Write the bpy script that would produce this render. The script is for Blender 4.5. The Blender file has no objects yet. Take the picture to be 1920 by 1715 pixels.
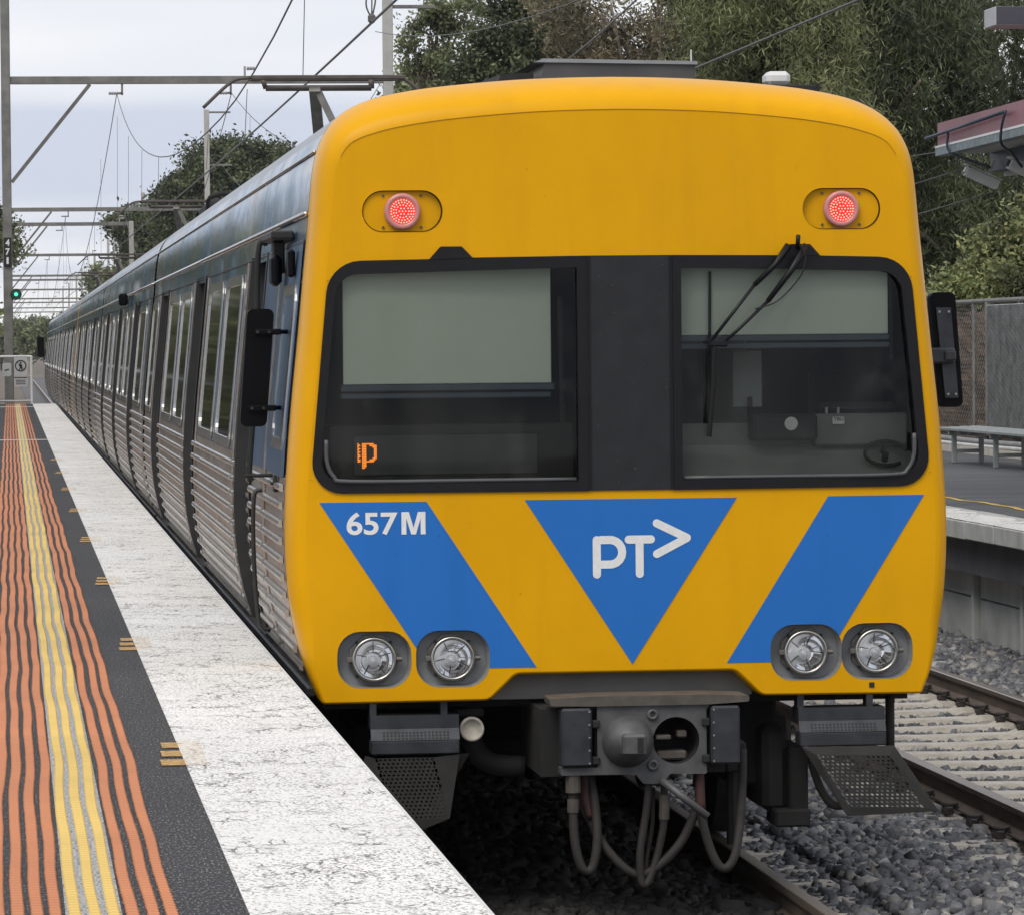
import bpy, bmesh, math, random
import numpy as np
from mathutils import Vector, Matrix
from mathutils.geometry import delaunay_2d_cdt
scene = bpy.context.scene
COL = scene.collection
R = math.radians

# ------------------------------------------------------------------ camera
cam_d = bpy.data.cameras.new('camera'); cam = bpy.data.objects.new('camera', cam_d); COL.objects.link(cam)
cam_d.sensor_width = 36.0; cam_d.sensor_fit = 'HORIZONTAL'
cam_d.lens = 8300 / 1920 * 36.0
cam_d.clip_start = 0.5; cam_d.clip_end = 6000
PSI, TH, RO = R(6.4596), R(1.4461), R(0.55)
f0 = Vector((math.sin(PSI), math.cos(PSI), 0)); rr = Vector((math.cos(PSI), -math.sin(PSI), 0)); zz = Vector((0, 0, 1))
fw = math.cos(TH) * f0 - math.sin(TH) * zz; up = math.sin(TH) * f0 + math.cos(TH) * zz
r2 = math.cos(RO) * rr - math.sin(RO) * up; u2 = math.sin(RO) * rr + math.cos(RO) * up
m = Matrix((r2, u2, -fw)).transposed().to_4x4(); m.translation = Vector((-2.78, -20.0, 2.5))
cam.matrix_world = m
scene.camera = cam
scene.render.resolution_x = 1024; scene.render.resolution_y = 914
scene.view_settings.view_transform = 'Standard'; scene.view_settings.look = 'None'
scene.view_settings.gamma = 1.0; scene.view_settings.use_curve_mapping = False
scene.view_settings.exposure = 0.42

# ------------------------------------------------------------------ world: overcast sky
SUN_EL, SUN_AZ = 52.0, 215.0          # azimuth clockwise from +Y: behind the camera, to its left
w = bpy.data.worlds.new('World'); scene.world = w; w.use_nodes = True
nt = w.node_tree; nt.nodes.clear()
def wn(t, **k):
    n = nt.nodes.new(t)
    for a, b in k.items(): setattr(n, a, b)
    return n
out = wn('ShaderNodeOutputWorld'); bg = wn('ShaderNodeBackground'); nt.links.new(bg.outputs[0], out.inputs[0])
bg.inputs['Strength'].default_value = 0.1
sky = wn('ShaderNodeTexSky', sky_type='NISHITA'); sky.sun_disc = False
sky.sun_elevation = R(SUN_EL); sky.sun_rotation = R(SUN_AZ); sky.dust_density = 3.0
tc = wn('ShaderNodeTexCoord'); sep = wn('ShaderNodeSeparateXYZ'); nt.links.new(tc.outputs['Generated'], sep.inputs[0])
# stratus sheet: direction projected on a level cloud base
ab = wn('ShaderNodeMath', operation='ABSOLUTE'); nt.links.new(sep.outputs[2], ab.inputs[0])
ad = wn('ShaderNodeMath', operation='ADD'); nt.links.new(ab.outputs[0], ad.inputs[0]); ad.inputs[1].default_value = 0.06
dx = wn('ShaderNodeMath', operation='DIVIDE'); nt.links.new(sep.outputs[0], dx.inputs[0]); nt.links.new(ad.outputs[0], dx.inputs[1])
dy = wn('ShaderNodeMath', operation='DIVIDE'); nt.links.new(sep.outputs[1], dy.inputs[0]); nt.links.new(ad.outputs[0], dy.inputs[1])
cmb = wn('ShaderNodeCombineXYZ'); nt.links.new(dx.outputs[0], cmb.inputs[0]); nt.links.new(dy.outputs[0], cmb.inputs[1]); cmb.inputs[2].default_value = 9.0
nz = wn('ShaderNodeTexNoise'); nz.inputs['Scale'].default_value = 0.28; nz.inputs['Detail'].default_value = 4; nz.inputs['Roughness'].default_value = 0.42
nt.links.new(cmb.outputs[0], nz.inputs['Vector'])
rp = wn('ShaderNodeValToRGB'); nt.links.new(nz.outputs[0], rp.inputs[0])
rp.color_ramp.elements[0].position = 0.40; rp.color_ramp.elements[0].color = (0.53, 0.575, 0.68, 1)
rp.color_ramp.elements[1].position = 0.60; rp.color_ramp.elements[1].color = (0.875, 0.870, 0.866, 1)
sc = wn('ShaderNodeMix', data_type='RGBA', blend_type='MULTIPLY'); sc.inputs[0].default_value = 1.0
nt.links.new(rp.outputs[0], sc.inputs[6]); sc.inputs[7].default_value = (9.4, 9.4, 9.4, 1)
mx = wn('ShaderNodeMix', data_type='RGBA'); mx.inputs[0].default_value = 0.93
nt.links.new(sky.outputs[0], mx.inputs[6]); nt.links.new(sc.outputs[2], mx.inputs[7])
nt.links.new(mx.outputs[2], bg.inputs[0])

sun_d = bpy.data.lights.new('sun', 'SUN'); sun = bpy.data.objects.new('sun', sun_d); COL.objects.link(sun)
sun_d.energy = 1.5; sun_d.angle = R(35); sun_d.color = (1.0, 0.95, 0.87)
sd = Vector((math.sin(R(SUN_AZ)) * math.cos(R(SUN_EL)), math.cos(R(SUN_AZ)) * math.cos(R(SUN_EL)), math.sin(R(SUN_EL))))
sun.rotation_euler = (-sd).to_track_quat('-Z', 'Y').to_euler(); sun.location = (0, 0, 30)

# ------------------------------------------------------------------ materials
MATS = {}
class NT:
    """small helper round a material node tree"""
    def __init__(s, name):
        s.m = bpy.data.materials.new(name); s.m.use_nodes = True; s.t = s.m.node_tree; s.t.nodes.clear()
        s.out = s.n('ShaderNodeOutputMaterial'); s.p = s.n('ShaderNodeBsdfPrincipled'); s.l(s.p, 0, s.out, 0)
        s.tc = None
    def n(s, t, **k):
        x = s.t.nodes.new(t)
        for a, b in k.items(): setattr(x, a, b)
        return x
    def l(s, a, i, b, j): s.t.links.new(a.outputs[i], b.inputs[j])
    def coord(s, scale=(1, 1, 1), kind='Object'):
        if s.tc is None: s.tc = s.n('ShaderNodeTexCoord')
        mp = s.n('ShaderNodeMapping'); mp.inputs['Scale'].default_value = scale; s.l(s.tc, kind, mp, 0); return mp
    def noise(s, scale, detail=4, stretch=(1, 1, 1), rough=0.55):
        mp = s.coord(stretch); x = s.n('ShaderNodeTexNoise'); s.l(mp, 0, x, 'Vector')
        x.inputs['Scale'].default_value = scale; x.inputs['Detail'].default_value = detail; x.inputs['Roughness'].default_value = rough
        return x
    def ramp(s, src, i, stops):
        x = s.n('ShaderNodeValToRGB'); s.l(src, i, x, 0); cr = x.color_ramp
        while len(cr.elements) < len(stops): cr.elements.new(0.5)
        for e, (p, c) in zip(cr.elements, stops):
            e.position = p; e.color = (*c, 1) if isinstance(c, tuple) else (c, c, c, 1)
        return x
    def mix(s, fac, a, b, mode='MIX'):
        x = s.n('ShaderNodeMix', data_type='RGBA', blend_type=mode)
        for k, v in ((0, fac), (6, a), (7, b)):
            if isinstance(v, (int, float)): x.inputs[k].default_value = v
            elif isinstance(v, tuple): x.inputs[k].default_value = (*v, 1)
            else: s.t.links.new(v, x.inputs[k])
        return x.outputs[2]
    def base(s, v):
        if isinstance(v, tuple): s.p.inputs['Base Color'].default_value = (*v, 1)
        else: s.t.links.new(v, s.p.inputs['Base Color'])
    def bump(s, h, strength=0.3, dist=0.01):
        b = s.n('ShaderNodeBump'); b.inputs['Strength'].default_value = strength; b.inputs['Distance'].default_value = dist
        s.t.links.new(h, b.inputs['Height']); s.l(b, 0, s.p, 'Normal')
    def set(s, **k):
        for a, b in k.items(): s.p.inputs[a.replace('_', ' ')].default_value = b

def simple(name, col, rough=0.5, metal=0.0, var=0.12, scale=6.0, bump=0.0, stretch=(1, 1, 1), bscale=60, spec=None):
    t = NT(name); n = t.noise(scale, 5, stretch)
    lo = tuple(c * (1 - var) for c in col); hi = tuple(min(1, c * (1 + var)) for c in col)
    r = t.ramp(n, 0, [(0.3, lo), (0.7, hi)]); t.base(r.outputs[0])
    t.set(Roughness=rough, Metallic=metal)
    if spec is not None: t.set(Specular_IOR_Level=spec)
    if bump: t.bump(t.noise(bscale, 4).outputs[0], bump, 0.004)
    MATS[name] = t.m; return t.m

def emit(name, col, strength):
    t = NT(name); t.base(tuple(c * 0.3 for c in col)); t.p.inputs['Emission Color'].default_value = (*col, 1); t.set(Emission_Strength=strength)
    MATS[name] = t.m; return t.m

def mk_paint(name, col, dirt=0.10, rough=0.33):
    t = NT(name)
    n1 = t.noise(1.6, 6); n2 = t.noise(7, 5, (1, 1, 0.12)); n3 = t.noise(24, 3)
    c = t.ramp(n1, 0, [(0.3, tuple(x * (1 - dirt) for x in col)), (0.7, col)])
    d = t.ramp(n2, 0, [(0.52, 0.0), (0.86, 0.24)])
    c2 = t.mix(d.outputs[0], c.outputs[0], (col[0] * 0.6, col[1] * 0.6, col[2] * 0.6 + 0.01))
    sp = t.ramp(n3, 0, [(0.74, 0.0), (0.78, 0.6)])
    c3 = t.mix(sp.outputs[0], c2, (col[0] * 0.35, col[1] * 0.35, col[2] * 0.35 + 0.01))
    t.base(c3)
    rr_ = t.ramp(n1, 0, [(0.3, rough - 0.06), (0.7, rough + 0.1)]); t.l(rr_, 0, t.p, 'Roughness')
    t.set(Specular_IOR_Level=0.14); t.bump(t.noise(2.2, 2).outputs[0], 0.12, 0.01)
    MATS[name] = t.m
mk_paint('yellow', (0.74, 0.362, 0.0003))
mk_paint('blue', (0.024, 0.155, 0.50), 0.05)
simple('white_letter', (0.74, 0.74, 0.73), 0.45, 0, 0.06, 30)
simple('black_rubber', (0.006, 0.006, 0.008), 0.45, 0, 0.25, 14, spec=0.3)
t = NT('black_panel'); n = t.noise(9, 6); sp = t.noise(55, 2)
c = t.ramp(n, 0, [(0.3, (0.012, 0.0125, 0.015)), (0.75, (0.020, 0.021, 0.024))])
s1 = t.ramp(sp, 0, [(0.73, 0.0), (0.76, 0.5)])
t.base(t.mix(s1.outputs[0], c.outputs[0], (0.10, 0.10, 0.10))); t.set(Roughness=0.5, Specular_IOR_Level=0.35); MATS['black_panel'] = t.m
simple('mirror_black', (0.003, 0.003, 0.004), 0.5, 0, 0.2, spec=0.12)
simple('dark_steel', (0.045, 0.048, 0.054), 0.5, 0.5, 0.3, 9, 0.15)
simple('coupler_grey', (0.095, 0.095, 0.097), 0.55, 0.3, 0.25, 12, 0.25)
simple('coupler_brown', (0.085, 0.074, 0.063), 0.65, 0.1, 0.3, 12, 0.25)
simple('underframe', (0.013, 0.0125, 0.012), 0.8, 0, 0.3, 8, 0.3)
simple('apron_grey', (0.20, 0.19, 0.175), 0.55, 0.0, 0.15, 4)
simple('recess_grey', (0.23, 0.235, 0.24), 0.55, 0.0, 0.12, 12)
simple('lamp_bracket', (0.15, 0.14, 0.125), 0.5, 0.5, 0.25, 30)
simple('chrome_ring', (0.42, 0.41, 0.38), 0.28, 0.95, 0.12, 20)
simple('reflector', (0.88, 0.88, 0.88), 0.06, 1.0, 0.04, 4)
simple('seam_yellow', (0.36, 0.17, 0.004), 0.5, 0, 0.2)
simple('reflection_grey', (0.07, 0.073, 0.077), 0.4, 0, 0.1)
simple('grimy', (0.014, 0.013, 0.012), 0.8, 0, 0.3, 9, 0.2)
simple('lamp_green_glass', (0.01, 0.09, 0.05), 0.2, 0, 0.1)
simple('bulb_highlight', (0.93, 0.93, 0.92), 0.15, 0.1, 0.02, 4)
simple('hose', (0.022, 0.019, 0.017), 0.75, 0, 0.25, 20, 0.2)
simple('hose_red', (0.055, 0.022, 0.02), 0.7, 0, 0.25, 20, 0.2)
simple('pale_cap', (0.42, 0.39, 0.33), 0.6, 0, 0.2, 30)
simple('bolt', (0.35, 0.35, 0.36), 0.35, 0.8, 0.1)
simple('blind', (0.62, 0.65, 0.57), 0.85, 0, 0.03, 2)
simple('blind_bar', (0.06, 0.075, 0.10), 0.4, 0.4, 0.1)
simple('cab_dark', (0.013, 0.014, 0.014), 0.8, 0, 0.2)
simple('cab_grey', (0.16, 0.16, 0.15), 0.7, 0, 0.15)
simple('cab_door_cream', (0.5, 0.48, 0.40), 0.7, 0, 0.05)
simple('desk', (0.26, 0.26, 0.255), 0.6, 0, 0.1)
simple('display_face', (0.012, 0.014, 0.013), 0.25, 0, 0.05)
simple('sticker', (0.6, 0.6, 0.58), 0.6, 0, 0.1, 40)
simple('tail_rim', (0.55, 0.22, 0.20), 0.25, 0.0, 0.05)
simple('roof_grey', (0.075, 0.071, 0.067), 0.55, 0.2, 0.2, 5)
simple('antenna_white', (0.6, 0.6, 0.58), 0.5, 0, 0.06)
simple('pant_steel', (0.20, 0.195, 0.175), 0.5, 0.5, 0.2, 8)
simple('pant_strip', (0.10, 0.085, 0.075), 0.6, 0.3, 0.2, 8)
simple('insulator', (0.30, 0.30, 0.30), 0.4, 0, 0.1)
emit('led_orange', (1.0, 0.25, 0.012), 1.2)
emit('led_red', (1.0, 0.02, 0.012), 0.62)
emit('led_dot', (1.0, 0.36, 0.28), 1.5)
emit('signal_green', (0.05, 0.85, 0.45), 1.6)

def mk_glass(name, tint, gloss=0.04, f=1.5, film=0.0):
    t = NT(name); t.t.nodes.remove(t.p)
    tr = t.n('ShaderNodeBsdfTransparent'); tr.inputs[0].default_value = (*tint, 1)
    gl = t.n('ShaderNodeBsdfGlossy'); gl.inputs['Roughness'].default_value = gloss
    fr = t.n('ShaderNodeFresnel'); fr.inputs[0].default_value = f
    ms = t.n('ShaderNodeMixShader'); t.l(fr, 0, ms, 0); t.l(tr, 0, ms, 1); t.l(gl, 0, ms, 2); last = ms
    if film:      # road film: faint streaks running down and smudges
        st = t.ramp(t.noise(3.0, 5, (1, 1, 0.08)), 0, [(0.45, 0.0), (0.75, film)]); sm = t.ramp(t.noise(5, 6), 0, [(0.55, 0.0), (0.80, film * 1.6)])
        df = t.n('ShaderNodeBsdfDiffuse'); df.inputs[0].default_value = (0.6, 0.6, 0.57, 1); m2 = t.n('ShaderNodeMixShader')
        t.t.links.new(t.mix(1.0, st.outputs[0], sm.outputs[0], 'ADD'), m2.inputs[0]); t.l(ms, 0, m2, 1); t.l(df, 0, m2, 2); last = m2
    t.l(last, 0, t.out, 0); MATS[name] = t.m
mk_glass('windscreen', (0.76, 0.80, 0.76), 0.02, 1.32, 0.022)
mk_glass('lens', (0.95, 0.95, 0.95), 0.02, 1.4)
simple('side_glass', (0.012, 0.013, 0.013), 0.05, 0, 0.2, 1)

# stainless side: brushed steel with faded blue film in patches along the car
t = NT('steel_side')
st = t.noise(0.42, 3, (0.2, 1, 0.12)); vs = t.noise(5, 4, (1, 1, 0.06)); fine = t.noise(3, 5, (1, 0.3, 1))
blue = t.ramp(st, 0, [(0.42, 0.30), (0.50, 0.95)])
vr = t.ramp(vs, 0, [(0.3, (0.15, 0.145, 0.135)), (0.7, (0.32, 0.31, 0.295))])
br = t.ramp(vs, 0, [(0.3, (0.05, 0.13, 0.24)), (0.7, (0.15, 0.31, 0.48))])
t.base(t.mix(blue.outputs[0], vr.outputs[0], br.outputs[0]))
t.set(Metallic=0.8); rg = t.ramp(fine, 0, [(0.3, 0.12), (0.7, 0.30)]); t.l(rg, 0, t.p, 'Roughness')
t.bump(t.noise(1.3, 3, (1, 1, 1.5)).outputs[0], 0.3, 0.03); MATS['steel_side'] = t.m
# lower fluted panels: steel tinted warm for the orange platform reflected in it
t = NT('steel_flute'); n = t.noise(3.5, 5, (1, 0.6, 3)); t.base(t.ramp(n, 0, [(0.3, (0.38, 0.30, 0.24)), (0.7, (0.60, 0.54, 0.49))]).outputs[0])
t.set(Metallic=0.9, Roughness=0.3); t.bump(t.noise(4, 3, (1, 1, 6)).outputs[0], 0.35, 0.02); MATS['steel_flute'] = t.m
simple('steel_rib', (0.60, 0.58, 0.55), 0.25, 0.95, 0.15, 5)
simple('steel_trim', (0.62, 0.61, 0.59), 0.2, 0.95, 0.12, 5)
simple('jamb', (0.028, 0.026, 0.025), 0.5, 0.2, 0.2)
simple('roof_steel', (0.30, 0.31, 0.33), 0.35, 0.8, 0.15, 2, 0, (1, 0.2, 1))
simple('cab_panel_blue', (0.08, 0.16, 0.29), 0.28, 0.7, 0.2, 3, 0, (1, 1, 0.1))

# ------------------------------------------------------------------ mesh helpers
class MB:
    def __init__(s): s.v = []; s.f = []; s.mi = []
    def add(s, vs, fs, mi=0):
        o = len(s.v); s.v += [tuple(p) for p in vs]; s.f += [tuple(i + o for i in f) for f in fs]; s.mi += [mi] * len(fs); return s
    def box(s, x0, x1, y0, y1, z0, z1, mi=0):
        return s.add([(x0, y0, z0), (x1, y0, z0), (x1, y1, z0), (x0, y1, z0), (x0, y0, z1), (x1, y0, z1), (x1, y1, z1), (x0, y1, z1)],
                     [(0, 3, 2, 1), (4, 5, 6, 7), (0, 1, 5, 4), (1, 2, 6, 5), (2, 3, 7, 6), (3, 0, 4, 7)], mi)
    def bbox(s, x0, x1, y0, y1, z0, z1, b=0.006, mi=0):
        """box with chamfered edges"""
        b = min(b, (x1 - x0) * .45, (y1 - y0) * .45, (z1 - z0) * .45)
        bm = bmesh.new(); bmesh.ops.create_cube(bm, size=1)
        for v in bm.verts: v.co = Vector(((x0 + x1) / 2 + v.co.x * (x1 - x0), (y0 + y1) / 2 + v.co.y * (y1 - y0), (z0 + z1) / 2 + v.co.z * (z1 - z0)))
        bmesh.ops.bevel(bm, geom=bm.edges[:], offset=b, segments=1, affect='EDGES', profile=0.5)
        bm.verts.index_update()
        s.add([v.co[:] for v in bm.verts], [[v.index for v in f.verts] for f in bm.faces], mi); bm.free(); return s
    def bar(s, p, q, w, h=None, mi=0, upv=(0, 0, 1)):
        """rectangular bar from p to q"""
        p, q = Vector(p), Vector(q); d = (q - p).normalized(); u = Vector(upv)
        if abs(d.dot(u)) > 0.98: u = Vector((0, 1, 0))
        a = d.cross(u).normalized() * w / 2; b = a.cross(d).normalized() * (h or w) / 2
        return s.add([p - a - b, p + a - b, p + a + b, p - a + b, q - a - b, q + a - b, q + a + b, q - a + b],
                     [(0, 3, 2, 1), (4, 5, 6, 7), (0, 1, 5, 4), (1, 2, 6, 5), (2, 3, 7, 6), (3, 0, 4, 7)], mi)
    def tube(s, pts, r, n=8, mi=0, cap=True):
        pts = [Vector(p) for p in pts]; rs = r if isinstance(r, (list, tuple)) else [r] * len(pts)
        vs = []; fs = []; ref = None
        for i, p in enumerate(pts):
            d = (pts[min(i + 1, len(pts) - 1)] - pts[max(i - 1, 0)]).normalized()
            if ref is None: ref = Vector((0, 0, 1)) if abs(d.z) < 0.9 else Vector((1, 0, 0))
            a = d.cross(ref).normalized(); b = a.cross(d).normalized(); ref = b
            for k in range(n):
                t_ = 2 * math.pi * k / n; vs.append(p + (a * math.cos(t_) + b * math.sin(t_)) * rs[i])
        for i in range(len(pts) - 1):
            for k in range(n): fs.append((i * n + k, i * n + (k + 1) % n, (i + 1) * n + (k + 1) % n, (i + 1) * n + k))
        if cap: fs.append(tuple(range(n))[::-1]); fs.append(tuple((len(pts) - 1) * n + k for k in range(n)))
        return s.add(vs, fs, mi)
    def lathe_y(s, prof, c, n=24, mi=0):
        """profile [(radius, y)] turned round an axis parallel to Y through c=(x,z)"""
        vs = []; fs = []
        for r_, y in prof:
            for k in range(n): a = 2 * math.pi * k / n; vs.append((c[0] + r_ * math.cos(a), y, c[1] + r_ * math.sin(a)))
        for i in range(len(prof) - 1):
            for k in range(n): fs.append((i * n + k, i * n + (k + 1) % n, (i + 1) * n + (k + 1) % n, (i + 1) * n + k))
        return s.add(vs, fs, mi)
    def loft(s, loops, close=True, mi=0):
        n = len(loops[0]); vs = [p for L in loops for p in L]; fs = []
        for i in range(len(loops) - 1):
            for k in range(n if close else n - 1): fs.append((i * n + k, i * n + (k + 1) % n, (i + 1) * n + (k + 1) % n, (i + 1) * n + k))
        return s.add(vs, fs, mi)
    def fill(s, outer, holes=(), fn=None, step=None, mi=0):
        """triangulated flat region (2D) with holes, mapped to 3D by fn(a, b)"""
        pts = []; edges = []
        for L in [outer, *holes]:
            o = len(pts); n = len(L); pts += [Vector(p) for p in L]; edges += [(o + i, o + (i + 1) % n) for i in range(n)]
        if step:
            xs = [p[0] for p in outer]; ys = [p[1] for p in outer]
            x = min(xs) + step / 2
            while x < max(xs):
                y = min(ys) + step / 2
                while y < max(ys):
                    if inside((x, y), outer) and not any(inside((x, y), h) for h in holes): pts.append(Vector((x, y)))
                    y += step
                x += step
        vs, _, fs, *_ = delaunay_2d_cdt(pts, edges, [], 0, 1e-6)
        keep = []
        for f in fs:
            c = ((vs[f[0]][0] + vs[f[1]][0] + vs[f[2]][0]) / 3, (vs[f[0]][1] + vs[f[1]][1] + vs[f[2]][1]) / 3)
            if inside(c, outer) and not any(inside(c, h) for h in holes): keep.append(tuple(f))
        return s.add([fn(v[0], v[1]) for v in vs], keep, mi)
    def plate(s, loop, y0, y1, mi=0, holes=()):
        """flat plate in the xz plane from y0 (front) to y1 (back)"""
        s.fill(loop, holes, lambda a, b: (a, y0, b), mi=mi); s.fill(loop, holes, lambda a, b: (a, y1, b), mi=mi)
        for L in [loop, *holes]: s.loft([[(a, y0, b) for a, b in L], [(a, y1, b) for a, b in L]], mi=mi)
        return s
    def mesh(s, name, mats, smooth=False):
        me = bpy.data.meshes.new(name); me.from_pydata(s.v, [], s.f)
        for mm in (mats if isinstance(mats, (list, tuple)) else [mats]): me.materials.append(MATS[mm] if isinstance(mm, str) else mm)
        if any(s.mi): me.polygons.foreach_set('material_index', s.mi)
        if smooth: me.polygons.foreach_set('use_smooth', [True] * len(me.polygons))
        me.update(); return me
    def build(s, name, mats, parent=None, smooth=False):
        return link(name, s.mesh(name, mats, smooth), parent)

def inside(p, poly):
    x, y = p; c = False; n = len(poly); j = n - 1
    for i in range(n):
        xi, yi = poly[i]; xj, yj = poly[j]
        if (yi > y) != (yj > y) and x < (xj - xi) * (y - yi) / (yj - yi) + xi: c = not c
        j = i
    return c
def link(name, me, parent=None):
    o = bpy.data.objects.new(name, me); COL.objects.link(o)
    if parent is not None: o.parent = parent
    return o
def tag(o, label=None, cat=None, group=None, kind=None):
    if label: o['label'] = label
    if cat: o['category'] = cat
    if group: o['group'] = group
    if kind: o['kind'] = kind
    return o
def thing(name, loc, label, cat, group=None):
    o = bpy.data.objects.new(name, None); COL.objects.link(o); o.location = loc; o.empty_display_size = 0.2
    return tag(o, label, cat, group)
def rrect(x0, x1, z0, z1, r, n=6):
    r = r if isinstance(r, (list, tuple)) else [r] * 4     # corners: bl, br, tr, tl
    P = []
    for (cx, cz, a0, k) in ((x0 + r[0], z0 + r[0], 180, 0), (x1 - r[1], z0 + r[1], 270, 1), (x1 - r[2], z1 - r[2], 0, 2), (x0 + r[3], z1 - r[3], 90, 3)):
        for i in range(n + 1):
            a = R(a0 + 90 * i / n); P.append((cx + r[k] * math.cos(a), cz + r[k] * math.sin(a)))
    return dedup(P)
def rpoly(pts, rad, n=6):
    """polygon with rounded corners; rad per corner"""
    P = []; N = len(pts)
    for i in range(N):
        a, b, c = Vector(pts[i - 1]), Vector(pts[i]), Vector(pts[(i + 1) % N]); r = rad[i] if isinstance(rad, (list, tuple)) else rad
        if r <= 0: P.append(tuple(b)); continue
        d1 = (a - b).normalized(); d2 = (c - b).normalized(); ang = d1.angle(d2) / 2; t_ = r / math.tan(ang)
        o = b + (d1 + d2).normalized() * r / math.sin(ang); p = b + d1 * t_; q = b + d2 * t_
        a1 = math.atan2(p.y - o.y, p.x - o.x); a2 = math.atan2(q.y - o.y, q.x - o.x); da = (a2 - a1 + math.pi) % (2 * math.pi) - math.pi
        for k in range(n + 1): P.append((o.x + r * math.cos(a1 + da * k / n), o.y + r * math.sin(a1 + da * k / n)))
    return dedup(P)
def dedup(P):
    Q = []
    for p in P:
        if not Q or (abs(p[0] - Q[-1][0]) + abs(p[1] - Q[-1][1])) > 1e-5: Q.append((p[0], p[1]))
    if abs(Q[0][0] - Q[-1][0]) + abs(Q[0][1] - Q[-1][1]) < 1e-5: Q.pop()
    return Q
def dens(L, s=.09):
    Q = []
    for i in range(len(L)):
        a, b = Vector(L[i]), Vector(L[(i + 1) % len(L)]); n = max(1, int((b - a).length / s))
        Q += [tuple(a.lerp(b, k / n)) for k in range(n)]
    return Q
def circ(cx, cz, r, n=24): return [(cx + r * math.cos(2 * math.pi * k / n), cz + r * math.sin(2 * math.pi * k / n)) for k in range(n)]
def smooth_path(pts, n=6):
    """Catmull-Rom through 3D points"""
    P = [Vector(p) for p in pts]; P = [P[0] * 2 - P[1]] + P + [P[-1] * 2 - P[-2]]; out_ = []
    for i in range(1, len(P) - 2):
        for k in range(n):
            t_ = k / n; a, b, c, d = P[i - 1], P[i], P[i + 1], P[i + 2]
            out_.append(0.5 * ((2 * b) + (c - a) * t_ + (2 * a - 5 * b + 4 * c - d) * t_ * t_ + (3 * b - a - 3 * c + d) * t_ ** 3))
    out_.append(P[-2]); return out_
# ================================================================== SETTING
rng = np.random.default_rng(7); random.seed(7)
# ---- materials of the setting
t = NT('dirt'); n = t.noise(0.35, 6); n2 = t.noise(6, 6)
c = t.ramp(n, 0, [(0.3, (0.10, 0.075, 0.055)), (0.7, (0.17, 0.14, 0.11))]); t.base(t.mix(0.35, c.outputs[0], t.ramp(n2, 0, [(0.35, (0.05, 0.04, 0.03)), (0.7, (0.22, 0.19, 0.16))]).outputs[0]))
t.set(Roughness=0.95); t.bump(n2.outputs[0], 0.6, 0.05); MATS['dirt'] = t.m
def mk_ballast(name, a, b):
    t = NT(name); v = t.n('ShaderNodeTexVoronoi'); v.inputs['Scale'].default_value = 20; t.l(t.coord(), 0, v, 'Vector')
    r_ = t.ramp(v, 'Color', [(0.1, a), (0.9, b)]); n = t.noise(0.8, 3)
    t.base(t.mix(0.25, r_.outputs[0], t.ramp(n, 0, [(0.35, (0.05, 0.045, 0.04)), (0.7, (0.16, 0.15, 0.14))]).outputs[0]))
    t.set(Roughness=0.9); t.bump(v.outputs['Distance'], 1.0, 0.05); MATS[name] = t.m
mk_ballast('ballast_bed', (0.07, 0.072, 0.08), (0.24, 0.24, 0.245))
t = NT('stone'); g = t.n('ShaderNodeNewGeometry')
r_ = t.ramp(g, 'Random Per Island', [(0.0, (0.08, 0.083, 0.095)), (0.45, (0.18, 0.183, 0.195)), (0.8, (0.28, 0.28, 0.285)), (0.93, (0.36, 0.33, 0.29)), (1.0, (0.52, 0.51, 0.49))])
nn = t.noise(40, 3); t.base(t.mix(0.5, r_.outputs[0], t.ramp(nn, 0, [(0.3, 0.3), (0.7, 1.0)]).outputs[0], 'MULTIPLY')); t.set(Roughness=0.85); MATS['stone'] = t.m
t = NT('asphalt'); n = t.noise(130, 3, (1, .25, 1), .7); n2 = t.noise(0.9, 5, (1, 0.5, 1)); n3 = t.noise(3, 6, (3, 0.5, 1))
c = t.ramp(n, 0, [(0.38, (0.012, 0.012, 0.013)), (0.56, (0.036, 0.035, 0.036)), (0.66, (0.26, 0.25, 0.24))])
t.base(t.mix(0.6, c.outputs[0], t.ramp(n2, 0, [(0.3, 0.6), (0.7, 1.25)]).outputs[0], 'MULTIPLY')); t.set(Roughness=0.85); t.bump(n.outputs[0], 0.5, 0.004); MATS['asphalt'] = t.m
t = NT('asphalt_worn'); n = t.noise(60, 3); n2 = t.noise(1.2, 6, (0.35, 1.5, 1))
c = t.ramp(n, 0, [(0.3, (0.055, 0.056, 0.06)), (0.7, (0.12, 0.12, 0.125))]); t.base(t.mix(0.8, c.outputs[0], t.ramp(n2, 0, [(0.3, 0.55), (0.7, 1.2)]).outputs[0], 'MULTIPLY')); t.set(Roughness=0.85); MATS['asphalt_worn'] = t.m
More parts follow.
